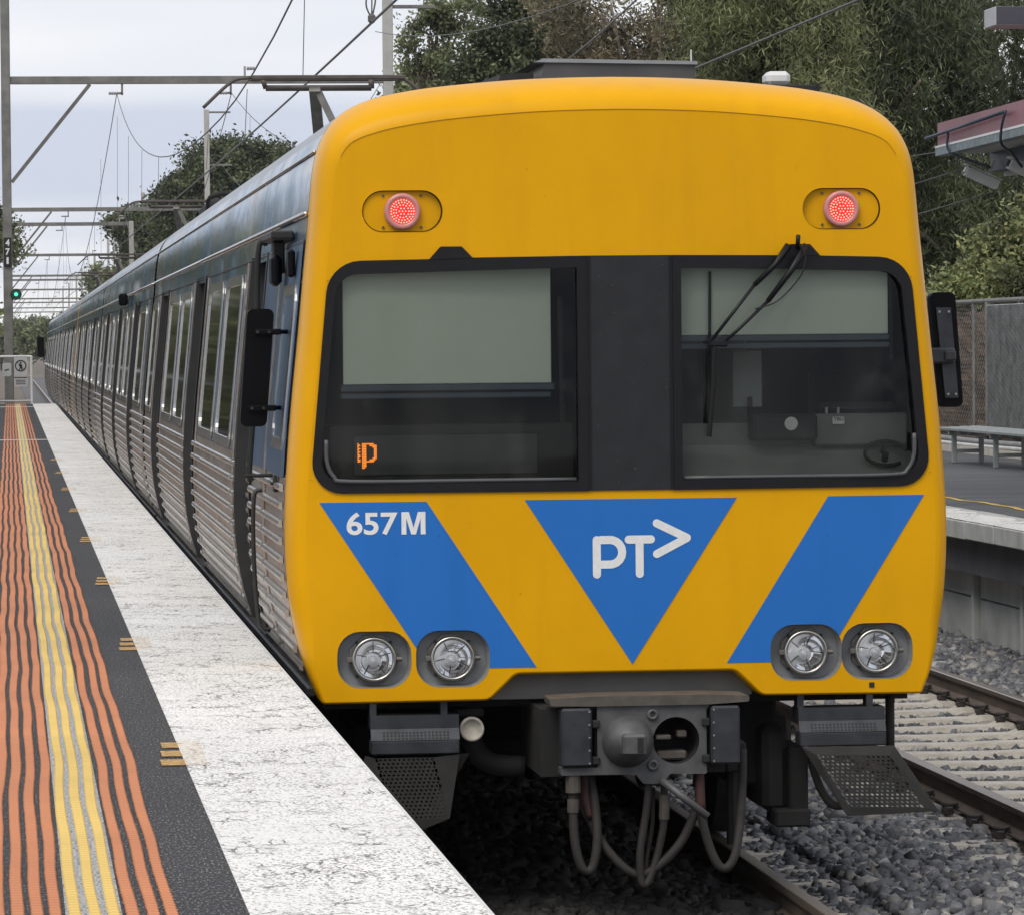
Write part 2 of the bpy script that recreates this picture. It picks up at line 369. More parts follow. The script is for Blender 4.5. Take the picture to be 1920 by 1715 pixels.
# cracked white edge paint
def mk_white(name, speck=0.525, col=(0.82, 0.80, 0.76)):
    t = NT(name)
    warp = t.noise(7, 4); mp = t.coord((15, 6.5, 1)); va = t.n('ShaderNodeVectorMath', operation='ADD'); t.l(mp, 0, va, 0)
    wsc = t.n('ShaderNodeVectorMath', operation='SCALE'); t.l(warp, 1, wsc, 0); wsc.inputs['Scale'].default_value = 1.8; t.l(wsc, 0, va, 1)
    vo = t.n('ShaderNodeTexVoronoi', feature='DISTANCE_TO_EDGE'); vo.inputs['Scale'].default_value = 1.0; t.l(va, 0, vo, 'Vector')
    cr = t.ramp(vo, 0, [(0.025, 0.9), (0.055, 0.0)])
    brk = t.ramp(t.noise(4.5, 5), 0, [(0.46, 0.0), (0.60, 1.0)])
    crack = t.mix(1.0, cr.outputs[0], brk.outputs[0], 'MULTIPLY')
    fs = t.noise(105, 4, (0.85, 0.40, 1), 0.66); pat = t.noise(1.1, 5); gr = t.noise(190, 2, (1, .3, 1))
    sp = t.ramp(fs, 0, [(speck, 0.0), (speck + 0.09, 0.95)])
    pr = t.ramp(pat, 0, [(0.32, 0.40), (0.68, 1.0)])
    speck_ = t.mix(1.0, sp.outputs[0], pr.outputs[0], 'MULTIPLY')
    both = t.mix(1.0, crack, speck_, 'LIGHTEN')
    dirty = t.ramp(t.noise(0.7, 6), 0, [(0.3, tuple(x * 0.9 for x in col)), (0.65, col)])
    c2 = t.mix(0.28, dirty.outputs[0], t.ramp(gr, 0, [(0.36, 0.62), (0.56, 1.0)]).outputs[0], 'MULTIPLY')
    t.base(t.mix(both, c2, (0.085, 0.08, 0.072))); t.set(Roughness=0.8)
    inv = t.n('ShaderNodeInvert'); t.t.links.new(both, inv.inputs[1]); t.bump(inv.outputs[0], 0.4, 0.003); MATS[name] = t.m
mk_white('white_edge')
mk_white('white_edge_worn', 0.53, (0.76, 0.74, 0.70))
t = NT('speckled_paint'); n = t.noise(120, 3); t.base(t.ramp(n, 0, [(0.42, (0.06, 0.06, 0.062)), (0.56, (0.50, 0.49, 0.47))]).outputs[0]); t.set(Roughness=0.7); MATS['speckled_paint'] = t.m
def mk_tactile(name, col):
    t = NT(name); wv = t.n('ShaderNodeTexWave', wave_type='BANDS', bands_direction='Y'); t.l(t.coord(), 0, wv, 'Vector'); wv.inputs['Scale'].default_value = 5.6; wv.inputs['Distortion'].default_value = 1.2
    n = t.noise(1.1, 5); c = t.ramp(n, 0, [(0.3, tuple(x * 0.82 for x in col)), (0.7, tuple(min(1, x * 1.06) for x in col))])
    t.base(t.mix(0.28, c.outputs[0], t.ramp(wv, 0, [(0.2, 0.55), (0.6, 1.0)]).outputs[0], 'MULTIPLY')); t.set(Roughness=0.7); t.bump(wv.outputs[0], 0.35, 0.003); MATS[name] = t.m
mk_tactile('tactile_orange', (0.59, 0.21, 0.078)); mk_tactile('tactile_yellow', (0.78, 0.53, 0.13))
t = NT('faded_orange'); n = t.noise(26, 5, (2.5, 14, 1)); t.base((0.60, 0.36, 0.12)); al = t.ramp(n, 0, [(0.42, 0.0), (0.50, 1.0)]); t.l(al, 0, t.p, 'Alpha'); t.set(Roughness=0.8); MATS['faded_orange'] = t.m
t = NT('faded_tint'); n = t.noise(30, 5, (2, 8, 1)); t.base((0.74, 0.55, 0.30)); al = t.ramp(n, 0, [(0.40, 0.0), (0.70, 0.45)]); t.l(al, 0, t.p, 'Alpha'); t.set(Roughness=0.8); MATS['faded_tint'] = t.m
t = NT('concrete'); n = t.noise(3, 6); n2 = t.noise(1.4, 5, (1, 1, 0.15)); c = t.ramp(n, 0, [(0.3, (0.40, 0.405, 0.38)), (0.7, (0.55, 0.555, 0.53))])
t.base(t.mix(0.6, c.outputs[0], t.ramp(n2, 0, [(0.3, 0.6), (0.7, 1.1)]).outputs[0], 'MULTIPLY')); t.set(Roughness=0.85); t.bump(t.noise(30, 4).outputs[0], 0.25, 0.004); MATS['concrete'] = t.m
t = NT('coping'); n = t.noise(5, 5); n2 = t.noise(4, 4, (1, 1, 0.1)); c = t.ramp(n, 0, [(0.3, (0.36, 0.365, 0.345)), (0.7, (0.52, 0.52, 0.49))])
t.base(t.mix(0.5, c.outputs[0], t.ramp(n2, 0, [(0.3, 0.65), (0.7, 1.1)]).outputs[0], 'MULTIPLY')); t.set(Roughness=0.8); MATS['coping'] = t.m
simple('mortar_white', (0.6, 0.6, 0.57), 0.8, 0, 0.1)
simple('stain_brown', (0.15, 0.115, 0.085), 0.9, 0, 0.4, 5)
t = NT('sleeper'); n = t.noise(8, 5); n2 = t.noise(60, 3); c = t.ramp(n, 0, [(0.3, (0.42, 0.38, 0.32)), (0.7, (0.60, 0.56, 0.49))]); t.base(t.mix(0.4, c.outputs[0], t.ramp(n2, 0, [(0.35, 0.6), (0.6, 1.0)]).outputs[0], 'MULTIPLY')); t.set(Roughness=0.85); t.bump(n2.outputs[0], 0.3, 0.004); MATS['sleeper'] = t.m
t = NT('rail_rust'); n = t.noise(12, 5, (1, 0.2, 1)); t.base(t.ramp(n, 0, [(0.3, (0.06, 0.045, 0.037)), (0.7, (0.14, 0.105, 0.08))]).outputs[0]); t.set(Roughness=0.8); MATS['rail_rust'] = t.m
simple('rail_head', (0.44, 0.36, 0.29), 0.34, 0.9, 0.2, 8, 0, (1, 0.1, 1))
simple('clip', (0.05, 0.042, 0.037), 0.7, 0.3, 0.3)

# ---- ground and beds
def sheet(name, x0, x1, y0, y1, z, mat, nx=1, ny=1, jit=0):
    xs = np.linspace(x0, x1, nx + 1); ys = np.linspace(y0, y1, ny + 1); b = MB()
    vs = [(x, y, z + (random.uniform(-jit, jit) if jit else 0)) for y in ys for x in xs]
    fs = [(j * (nx + 1) + i, j * (nx + 1) + i + 1, (j + 1) * (nx + 1) + i + 1, (j + 1) * (nx + 1) + i) for j in range(ny) for i in range(nx)]
    b.add(vs, fs); return b.build(name, mat)
tag(sheet('ground', -600, 600, -100, 1800, -0.5, 'dirt'), kind='structure')
bed = MB(); ys = np.linspace(-40, 420, 2); prof = [(-1.85, -0.45), (-1.5, -0.23), (1.7, -0.23), (1.75, -0.23), (2.5, -0.23), (2.6, -0.285), (4.3, -0.285), (4.4, -.23), (5.0, -0.15), (5.6, -0.15)]
bed.loft([[(x, y, z) for x, z in prof] for y in ys], close=False)
tag(bed.build('ballast_bed', 'ballast_bed'), kind='structure')

# ---- railway tracks
def rail_mesh(x, y0, y1):
    b = MB(); p = [(-.07, -.155), (.07, -.155), (.07, -.145), (.012, -.12), (.012, -.045), (.035, -.035), (.037, -.006), (.030, 0), (-.030, 0), (-.037, -.006), (-.035, -.035), (-.012, -.045), (-.012, -.12), (-.07, -.145)]
    n = len(p); b.loft([[(x + a, y0, z) for a, z in p], [(x + a, y1, z) for a, z in p]])
    b.mi = [0] * len(b.f); b.mi[7] = 1; b.mi[6] = 1; b.mi[8] = 1
    b.add([(x + a, y0, z) for a, z in p], [tuple(range(n))]); return b
sl_me = MB()
cross = [(-.135, -.36), (.135, -.36), (.125, -.20), (.105, -.165), (-.105, -.165), (-.125, -.20)]
secs = [(-1.32, -.035), (-1.30, -.02), (-.95, -.012), (-.66, 0.0), (-.60, -.02), (0, -.03), (.60, -.02), (.66, 0.0), (.95, -.012), (1.30, -.02), (1.32, -.035)]
sl_me.loft([[(x, yy, z + (dz if z > -.3 else 0)) for yy, z in cross] for x, dz in secs])
sl_me.add([(-1.32, yy, z - (.035 if z > -.3 else 0)) for yy, z in cross], [tuple(range(6))]); sl_me.add([(1.32, yy, z - (.035 if z > -.3 else 0)) for yy, z in cross], [tuple(range(6))])
sl_mesh = sl_me.mesh('sleeper', 'sleeper')
cl = MB()   # spring clip: a bent round bar beside the rail foot
cl.tube(smooth_path([(-.005, -.06, -.135), (.02, -.065, -.125), (.075, -.055, -.115), (.10, 0, -.105), (.075, .055, -.105), (.035, .05, -.10), (.03, 0, -.118), (.06, -.01, -.14)], 3), .011, 6)
cl.bbox(.045, .105, -.04, .04, -.165, -.125, .008)
clip_mesh = cl.mesh('rail_clip', 'clip')
def track(name, label, xc, half, y0, y1, sy0, sy1):
    tr = bpy.data.objects.new(name, None); COL.objects.link(tr); tr.location = (xc, 0, 0); tag(tr, label, kind='structure')
    for s in (-1, 1): rail_mesh(s * half, y0, y1).build('rail', ['rail_rust', 'rail_head'], tr)
    y = sy0
    while y < sy1:
        o = link('sleeper', sl_mesh, tr); o.location = (random.uniform(-.015, .015), y, random.uniform(-.006, .004)); o.rotation_euler = (0, 0, random.uniform(-.006, .006))
        if y < 24:
            for s in (-1, 1):
                for q in (-1, 1):
                    c_ = link('rail_clip', clip_mesh, o); c_.location = (s * half - o.location.x + q * .062, 0, 0.0)
                    c_.rotation_euler = (0, 0, 0 if q > 0 else math.pi)
        y += 0.655
    return tr
track('railway_track', 'near track under the train beside the left platform', -0.035, 0.80, -30, 420, -10.77, 16)
track('railway_track', 'empty right hand track with pale concrete sleepers', 3.41, 0.82, -30, 420, -7.925, 75)

# ---- loose ballast stones: real stones, one mass nobody could count
def stones(name, regions, label, mat='stone'):
    cube = np.array([[-1, -1, -1], [1, -1, -1], [1, 1, -1], [-1, 1, -1], [-1, -1, 1], [1, -1, 1], [1, 1, 1], [-1, 1, 1]], float)
    F6 = np.array([[0, 3, 2, 1], [4, 5, 6, 7], [0, 1, 5, 4], [1, 2, 6, 5], [2, 3, 7, 6], [3, 0, 4, 7]])
    V = []; 
    for (x0, x1, y0, y1, dens, smin, smax, zb, drop) in regions:
        n = int((x1 - x0) * (y1 - y0) * dens)
        P = np.stack([rng.uniform(x0, x1, n), rng.uniform(y0, y1, n), np.full(n, zb)], 1)
        if 2.6 < x0 < 3:      # these lie in the cribs between the sleepers
            ph_ = (P[:, 1] + 7.925) / .655; dv = np.abs(ph_ - np.round(ph_)) * .655; P = P[(dv > .165) | (rng.random(n) < .025)]; n = len(P)
        P[:, 2] += rng.uniform(-.02, .025, n)
        if drop: P[:, 2] -= drop * np.clip((P[:, 0] - x0) / (x1 - x0), 0, 1)
        sz = rng.uniform(smin, smax, n) * np.where(rng.random(n) < .08, 1.5, 1)
        S = np.stack([sz * rng.uniform(.8, 1.5, n), sz * rng.uniform(.6, 1.1, n), sz * rng.uniform(.35, .8, n)], 1) * 0.5
        C = cube[None] * (1 + rng.uniform(-.45, .25, (n, 8, 3))) * S[:, None, :]
        a, b, c_ = rng.uniform(0, 6.28, n), rng.normal(0, .45, n), rng.normal(0, .45, n)
        ca, sa, cb, sb, cc, sc_ = np.cos(a), np.sin(a), np.cos(b), np.sin(b), np.cos(c_), np.sin(c_)
        x, y, z = C[..., 0], C[..., 1], C[..., 2]
        y, z = cb[:, None] * y - sb[:, None] * z, sb[:, None] * y + cb[:, None] * z
        x, z = cc[:, None] * x - sc_[:, None] * z, sc_[:, None] * x + cc[:, None] * z
        x, y = ca[:, None] * x - sa[:, None] * y, sa[:, None] * x + ca[:, None] * y
        V.append(np.stack([x, y, z], -1) + P[:, None, :])
    V = np.concatenate(V); n = len(V); me = bpy.data.meshes.new(name)
    me.vertices.add(n * 8); me.vertices.foreach_set('co', V.reshape(-1).astype(np.float32))
    idx = (F6[None] + (np.arange(n) * 8)[:, None, None]).reshape(-1).astype(np.int32)
    me.loops.add(n * 24); me.loops.foreach_set('vertex_index', idx)
    me.polygons.add(n * 6); me.polygons.foreach_set('loop_start', np.arange(0, n * 24, 4, dtype=np.int32)); me.update(calc_edges=True)
    me.materials.append(MATS[mat]); o = link(name, me); return tag(o, label, 'gravel', kind='stuff')
stones('ballast', [
    (0.82, 1.34, -1.5, 7, 850, .035, .065, -.222, 0), (1.34, 2.05, -1.5, 5.0, 950, .035, .072, -.187, 0), (1.34, 2.05, 5.0, 12, 450, .05, .085, -.19, 0), (2.05, 2.5, -1.5, 6, 900, .035, .065, -.218, 0), (2.05, 2.5, 6, 12, 500, .04, .07, -.22, 0),
    (0.82, 2.5, -9, -1.5, 420, .04, .075, -.205, 0), (2.72, 4.12, -9, 0.5, 350, .04, .07, -.243, 0), (4.36, 5.2, -9, 8.5, 250, .05, .085, -.18, -.14), (2.72, 4.12, 0.5, 9, 750, .032, .058, -.243, 0), (2.72, 4.12, 9, 26, 520, .035, .06, -.243, 0),
    (4.36, 5.3, 8.5, 18, 600, .045, .085, -.18, -.14), (4.36, 5.3, 18, 30, 300, .06, .09, -.18, -.14), (0.9, 2.5, 12, 26, 150, .06, .1, -.19, 0)],
    'grey crushed stone ballast around the sleepers of both tracks')
simple('stone_shade_black', (0.022, 0.021, 0.021), 0.75, 0, 0.4, 12)  # stone colour darkened to stand for the shade under the train
stones('shade_black_ballast', [(-.76, .70, -9, -1.5, 400, .045, .08, -.17, 0), (-.76, .70, -1.5, 9, 750, .045, .08, -.16, 0)], 'stones between the rails coloured near black for the shade under the train', 'stone_shade_black')

# ---- left platform (children: paint bands, tactile strips, faded marks)
pf = bpy.data.objects.new('platform', None); COL.objects.link(pf); tag(pf, 'left platform with white edge and tactile strips', kind='structure')
PE, PW, PEND = -1.59, -2.185, 100.3
b = MB(); b.box(-14, PE, -30, PEND, 0.86, 1.046); b.build('platform_slab', 'asphalt', pf)
b = MB(); b.box(-13.8, PE - 0.32, -30, PEND - .1, -0.5, 0.86); b.build('platform_wall', 'concrete', pf)
b = MB(); b.box(PW, PE + .012, -30, PEND, 0.90, 1.050); b.build('white_edge_band', 'white_edge', pf)
b = MB(); b.bbox(PE + .0125, PE + .028, -30, PEND, 0.985, 1.048, .004); b.build('edge_nosing', 'mortar_white', pf)
b = MB(); b.box(-2.655, -2.51, -30, PEND, 1.0, 1.0495); b.build('speckled_band', 'speckled_paint', pf)
def strip(xc, wid, mat, seed):
    r_ = random.Random(seed); ys = list(np.arange(-11, 8, 0.028)) + list(np.arange(8, 26, 0.045)) + list(np.arange(26, PEND, 0.12))
    V = []; 
    ph = [r_.uniform(0, 6) for _ in range(4)]
    for i, y in enumerate(ys):
        wob = .0036 * math.sin(y * 1.25) + .0026 * math.sin(y * 2.7 + 1) + .0022 * math.sin(y * .37 + 2) + .0013 * math.sin(y * .8 + ph[0]) + .0008 * math.sin(y * 5 + ph[1])
        ser = (.0032 if i % 2 else -.0022) + r_.uniform(-.0008, .0008)
        if y > 26: ser = 0
        z = 1.0522 + (.0008 if i % 2 else 0)
        hwid = (wid / 2 - .001) * (1 + .06 * math.sin(y * 1.3 + ph[2]))
        for dx_, zz_ in ((-hwid - ser, 1.0490), (-hwid - ser + .001, z), (hwid + ser - .001, z), (hwid + ser, 1.0490)): V.append((xc + wob + dx_, y, zz_))
    n = len(ys); b = MB(); b.v = V; b.f = [(i * 4 + k, i * 4 + k + 1, (i + 1) * 4 + k + 1, (i + 1) * 4 + k) for i in range(n - 1) for k in range(3)]; b.mi = [0] * len(b.f)
    return b.build('tactile_strip', mat, pf)
k = 0
for xc in (-2.383, -2.432, -2.484): strip(xc, .030, 'tactile_orange', k); k += 1
for xc in (-2.533, -2.583, -2.632): strip(xc, .030, 'tactile_yellow', k); k += 1
for q in range(5): strip(-2.681 - .0495 * q, .031, 'tactile_orange', k); k += 1
for q, y in enumerate((-4.1, 1.88, 7.9, 14.05, 20.3, 26.5, 32.7, 38.9)):   # worn stencil marks every six metres
    b = MB()
    for j in range(3):
        yy = y - .46 + j * .34; b.add([(-2.27 + .012 * j, yy, 1.0510), (PW, yy, 1.0510), (PW, yy + .22, 1.0510), (-2.27 + .012 * j, yy + .22, 1.0510)], [(0, 1, 2, 3)])
    b.build('faded_mark', 'faded_orange', pf)
    b = MB(); b.add([(PW + .001, y - .5, 1.0538), (-2.11, y - .5, 1.0538), (-2.10, y + .5, 1.0538), (PW + .001, y + .5, 1.0538)], [(0, 1, 2, 3)]); b.build('faded_tint', 'faded_tint', pf)
for y in (52.0, 94.0):
    b = MB(); b.box(-6, PW, y, y + .18, 1.0, 1.0565); b.build('cross_line', 'mortar_white', pf)

# ---- right platform
p2 = bpy.data.objects.new('platform', None); COL.objects.link(p2); tag(p2, 'right platform with concrete coping and panel wall', kind='structure')
b = MB(); b.box(5.02, 10.85, -20, 85, 0.6, 1.046); b.build('platform_slab', 'asphalt_worn', p2)
b = MB(); b.box(5.9, 10.8, -19.9, 84.9, -.5, .6); b.build('platform_fill', 'concrete', p2)
y = -12.0; i = 0; cm = {}
while y < 60:
    L = 1.0 + (0.06 if i % 3 else 0); dz = random.uniform(-.008, .006)
    b = MB(); b.bbox(4.85 + random.uniform(-.006, .006), 5.45, y + .012, y + L - .012, 0.905 + dz, 1.052 + dz * .3, .008); b.build('coping_slab', 'coping', p2)
    if i % 2 == 0 or i % 5 == 1:
        j = MB(); wj = .07 if i % 5 == 1 else .014; j.box(4.854, 5.3, y - wj / 2 - .001, y + wj / 2 + .001, 0.915, 1.0465); j.build('mortar_joint', 'mortar_white', p2)
    y += L; i += 1
# worn white paint along the edge and a yellow line
b = MB(); yy = np.arange(-12, 60, .25); V = []; F = []
for i, q in enumerate(yy): V += [(4.858, q, 1.0585), (5.33 + .05 * math.sin(q * .7) + random.uniform(-.05, .05), q, 1.0585)]
F = [(2 * i, 2 * i + 1, 2 * i + 3, 2 * i + 2) for i in range(len(yy) - 1)]; b.add(V, F); b.build('white_edge_band', 'white_edge_worn', p2)
simple('yellow_line', (0.52, 0.36, 0.08), 0.8, 0, 0.3, 9)
b = MB(); V = []
for i, q in enumerate(yy):
    o_ = .03 * math.sin(q * 2.1) + .02 * math.sin(q * 5); V += [(5.90 + o_ - .03 + random.uniform(-.012, .012), q, 1.0505), (5.90 + o_ + .03 + random.uniform(-.012, .012), q, 1.0505)]
b.add(V, F); b.build('yellow_line', 'yellow_line', p2)
# retaining wall: concrete panels between steel posts
y = -12.4; i = 0
while y < 60:
    for z0, z1 in ((-.12, .34), (.352, .66), (.672, .90)):
        b = MB(); b.bbox(5.27, 5.37, y + .045, y + 1.75, z0, z1, .008); b.build('wall_panel', 'concrete', p2)
    b = MB(); b.bbox(5.21, 5.30, y - .04, y + .04, -.3, .9, .006); b.build('wall_post', 'concrete', p2)
    y += 1.8; i += 1
b = MB(); b.box(5.24, 5.42, -12, 60, -.45, -.03); b.build('wall_footing', 'stain_brown', p2)
b = MB(); b.tube([(5.16, q, .70 + .012 * math.sin(q * 1.3)) for q in np.arange(-12, 60, .6)], .028, 8); b.build('cable_duct', 'concrete', p2, True)
b = MB(); b.box(5.5, 5.89, -12, 60, -.5, .59); b.build('wall_core', 'underframe', p2)
b = MB(); b.box(9.55, 9.75, 22, 75, 1.0, 1.13); b.build('kerb', 'sleeper', p2)
# ================================================================== TRAIN
SIDE = [(1.41, .93), (1.445, 1.02), (1.482, 1.14), (1.52, 1.34), (1.536, 1.59), (1.532, 1.81), (1.507, 2.15), (1.470, 2.5), (1.445, 2.75), (1.415, 3.05), (1.402, 3.2), (1.388, 3.32), (1.362, 3.42),
        (1.312, 3.512), (1.23, 3.587), (1.11, 3.642), (.95, 3.677), (.75, 3.703), (.45, 3.728), (.2, 3.738), (0, 3.741)]
sp_ = [(p.x, p.z) for p in smooth_path([(a, 0, b) for a, b in SIDE], 3)]
def hw(z): return float(np.interp(z, [p[1] for p in sp_], [p[0] for p in sp_]))
bottom = rpoly([(0, 1.0), (0.50, 1.0), (0.625, 0.885), (1.388, 0.878), (1.41, .93), (1.2, 1.6), (0, 1.6)], [0, .05, .07, .028, 0, 0, 0], 5)
bi = [i for i, p in enumerate(bottom) if abs(p[0] - 1.41) < 1e-6][0]; bottom = bottom[:bi]
right = bottom + sp_
OUT = dens(dedup(right + [(-x, z) for x, z in right[::-1]]))
def normals(L):
    N = []; n = len(L)
    for i in range(n):
        a = Vector(L[i - 1]); c = Vector(L[(i + 1) % n]); d = (c - a).normalized(); N.append(Vector((d.y, -d.x)))
    return N
ON = normals(OUT)
def inset_of(nv, z=2):
    tz = max(0, nv.y); bz = max(0, -nv.y); k = min(1, max(.3, (z - .86) / .35))
    return (.085 * k + .085 * tz ** 1.5) * (1 - .5 * bz), .20 * k + .22 * tz ** 1.5 - .08 * bz * k
def face_y(x, z):   # gently bowed nose
    return .055 * (x / 1.45) ** 2 + .012 * max(0, z - 2.9) / .8

def windows_outline():
    L = rpoly([(-1.255, 2.888), (-.165, 2.905), (-.165, 1.836), (-1.435, 1.838)][::-1], [.15, 0, 0, .20], 7)   # bl, br, tr, tl
    L = rpoly([(-1.435, 1.838), (-.165, 1.836), (-.165, 2.905), (-1.338, 2.888)], [.135, 0, 0, .16], 7)
    Rr = rpoly([(.228, 1.836), (1.435, 1.838), (1.338, 2.888), (.228, 2.905)], [0, .135, .16, 0], 7)
    gl = rpoly([(-1.392, 1.880), (-.211, 1.880), (-.211, 2.852), (-1.302, 2.828)], [.11, .008, .008, .11], 7)
    gr = rpoly([(.268, 1.880), (1.385, 1.882), (1.292, 2.826), (.268, 2.848)], [.008, .11, .11, .008], 7)
    band = rpoly([(-1.435, 1.838), (1.435, 1.838), (1.338, 2.888), (.915, 2.898), (.868, 2.950), (.772, 2.950), (.722, 2.901), (.228, 2.905), (-.165, 2.905), (-.686, 2.900), (-.736, 2.951), (-.832, 2.951), (-.883, 2.894), (-1.338, 2.888)],
                 [.135, .135, .16, .01, .015, .015, .01, 0, 0, .01, .015, .015, .01, .16], 6)
    return [dens(q) for q in (L, Rr, gl, gr, band)]
WL, WR, GL, GR, BAND = windows_outline()
HEADS = [rrect(cx - .168, cx + .168, .952, 1.21, .105, 6) for cx in (-1.150, -.793, .838, 1.172)]
TAILS = [rrect(cx - .182, cx + .182, 3.019, 3.207, .0935, 8) for cx in (-1.002, 1.020)]

def nose_mesh(holes):
    b = MB(); rings = []; angs = [0, 12, 24, 36, 48, 60, 72, 82, 90]
    inner = []
    for p, nv in zip(OUT, ON):
        i_, d_ = inset_of(nv, p[1]); inner.append((p[0] - nv.x * i_, p[1] - nv.y * i_))
    def ring(k, off=0, dy_=0):
        a = R(angs[k]); L = []
        for p, nv, q in zip(OUT, ON, inner):
            i_, d_ = inset_of(nv, p[1]); s_ = math.sin(a)
            L.append((q[0] + (p[0] - q[0]) * s_, face_y(*q) + dy_ + d_ * (1 - math.cos(a)), q[1] + (p[1] - q[1]) * s_))
        return L
    loops = [[(q[0], face_y(*q), q[1]) for q in inner]] + [ring(k) for k in range(1, len(angs))]
    # straight skirt back along the sides
    loops.append([(p[0], max(l[1], .30), p[1]) for p, l in zip(OUT, loops[-1])])
    loops.append([(p[0] * 0.992, .52, 3.741 - (3.741 - p[1]) * .996) for p in OUT])
    b.loft(loops)
    b.fill(inner, holes, lambda x, z: (x, face_y(x, z), z), step=.16)
    return b, inner

def on_face(loop, off): return [(x, face_y(x, z) - off, z) for x, z in loop]
def fplate(b, loop, o0, o1, holes=(), mi=0, step=.2):
    """plate that follows the nose: front at o0 proud, back at o1"""
    b.fill(loop, holes, lambda x, z: (x, face_y(x, z) - o0, z), step=step, mi=mi)
    for L in [loop, *holes]: b.loft([on_face(L, o0), on_face(L, o1)], mi=mi)
    return b
def text_mesh(txt, x0, x1, z0, z1, y, bold, depth=.0015):
    cu = bpy.data.curves.new('txt', 'FONT'); cu.body = txt; cu.size = 1; cu.offset = bold; cu.extrude = 0.0; cu.resolution_u = 6
    o = bpy.data.objects.new('txt', cu); COL.objects.link(o); dg = bpy.context.evaluated_depsgraph_get(); me = bpy.data.meshes.new_from_object(o.evaluated_get(dg))
    bpy.data.objects.remove(o); co = np.array([v.co[:] for v in me.vertices]); mn, mxx = co.min(0), co.max(0)
    for v in me.vertices:
        a = (v.co.x - mn[0]) / (mxx[0] - mn[0]); c_ = (v.co.y - mn[1]) / (mxx[1] - mn[1]); X, Z = x0 + a * (x1 - x0), z0 + c_ * (z1 - z0)
        v.co = (X, y(X, Z) if callable(y) else y, Z)
    return me

# ------------------------------------------------ front car
car = thing('rail_car', (0, 0, 0), 'yellow fronted leading rail car numbered 657M with blue stripes', 'rail car', 'rail cars of the train at the platform')
nb, INNER = nose_mesh([BAND, *HEADS, *TAILS])
cabf = nb.build('cab_front', 'yellow', car, True)
# crease line above the face
crease = []
for p, nv in zip(OUT, ON):
    if nv.y > .25 and p[1] > 3.3:
        i_, d_ = inset_of(nv, p[1]); q = (p[0] - nv.x * i_, p[1] - nv.y * i_); crease.append((q[0], face_y(*q) - .0015, q[1]))
b = MB(); b.tube(crease, .0014, 5); b.build('panel_seam', 'seam_yellow', cabf)
for s in (-1, 1):
    for z in (2.80, 1.90):
        b = MB(); b.tube([(s * (hw(z) - i), face_y(hw(z), z) + yy, z) for i, yy in ((.10, -.012), (.04, .035), (.006, .15), (-.003, .34))], .0016, 4); b.build('panel_seam', 'seam_yellow', cabf)
# blue stripes
Z1, Z0 = 1.797, 1.036
def cut(poly, holes):
    b = MB(); fplate(b, poly, .0022, -.002, holes=holes, step=.15); return b
sl = (-.906 - -.411) / (Z1 - Z0)
left_band = [(-1.392, Z1), (-.906, Z1), (-.411, Z0), (-.640, Z0), (-.660, 1.009 + .03), (-.80, 1.10), (-.966, 1.13)]
band_l = [(-1.392, Z1), (-.906, Z1), (-.411, Z0), (-.897, Z0)]
def clip_hole(poly, hole):
    """poly minus a convex-ish hole that crosses its border, by triangle filtering on a fine fill"""
    return None
def stripe(poly, holes, seg=28):
    b = MB(); pts = []; edges = []; poly = dens(poly)
    for L in [poly, *holes]:
        o = len(pts); n = len(L); pts += [Vector(p) for p in L]; edges += [(o + i, o + (i + 1) % n) for i in range(n)]
    xs = [p[0] for p in poly]; zs = [p[1] for p in poly]
    for x in np.arange(min(xs), max(xs), .12):
        for z in np.arange(min(zs), max(zs), .12):
            if inside((x, z), poly) and not any(inside((x, z), h) for h in holes): pts.append(Vector((x, z)))
    vs, _, fs, *_ = delaunay_2d_cdt(pts, edges, [], 0, 1e-6)
    keep = []
    for f in fs:
        c_ = (sum(vs[i][0] for i in f) / 3, sum(vs[i][1] for i in f) / 3)
        if inside(c_, poly) and not any(inside(c_, h) for h in holes): keep.append(tuple(f))
    b.add([(v[0], face_y(v[0], v[1]) - .0022, v[1]) for v in vs], keep); return b
bigger = HEADS
stripe(band_l, bigger[:2]).build('blue_stripe', 'blue', cabf, True)
stripe([(1.400, Z1), (.946, Z1), (.466, Z0 + .004), (.920, Z0 + .004)], bigger[2:]).build('blue_stripe', 'blue', cabf, True)
stripe([(-.459, 1.799), (.029, 1.042), (.519, 1.797)], []).build('blue_stripe', 'blue', cabf, True)
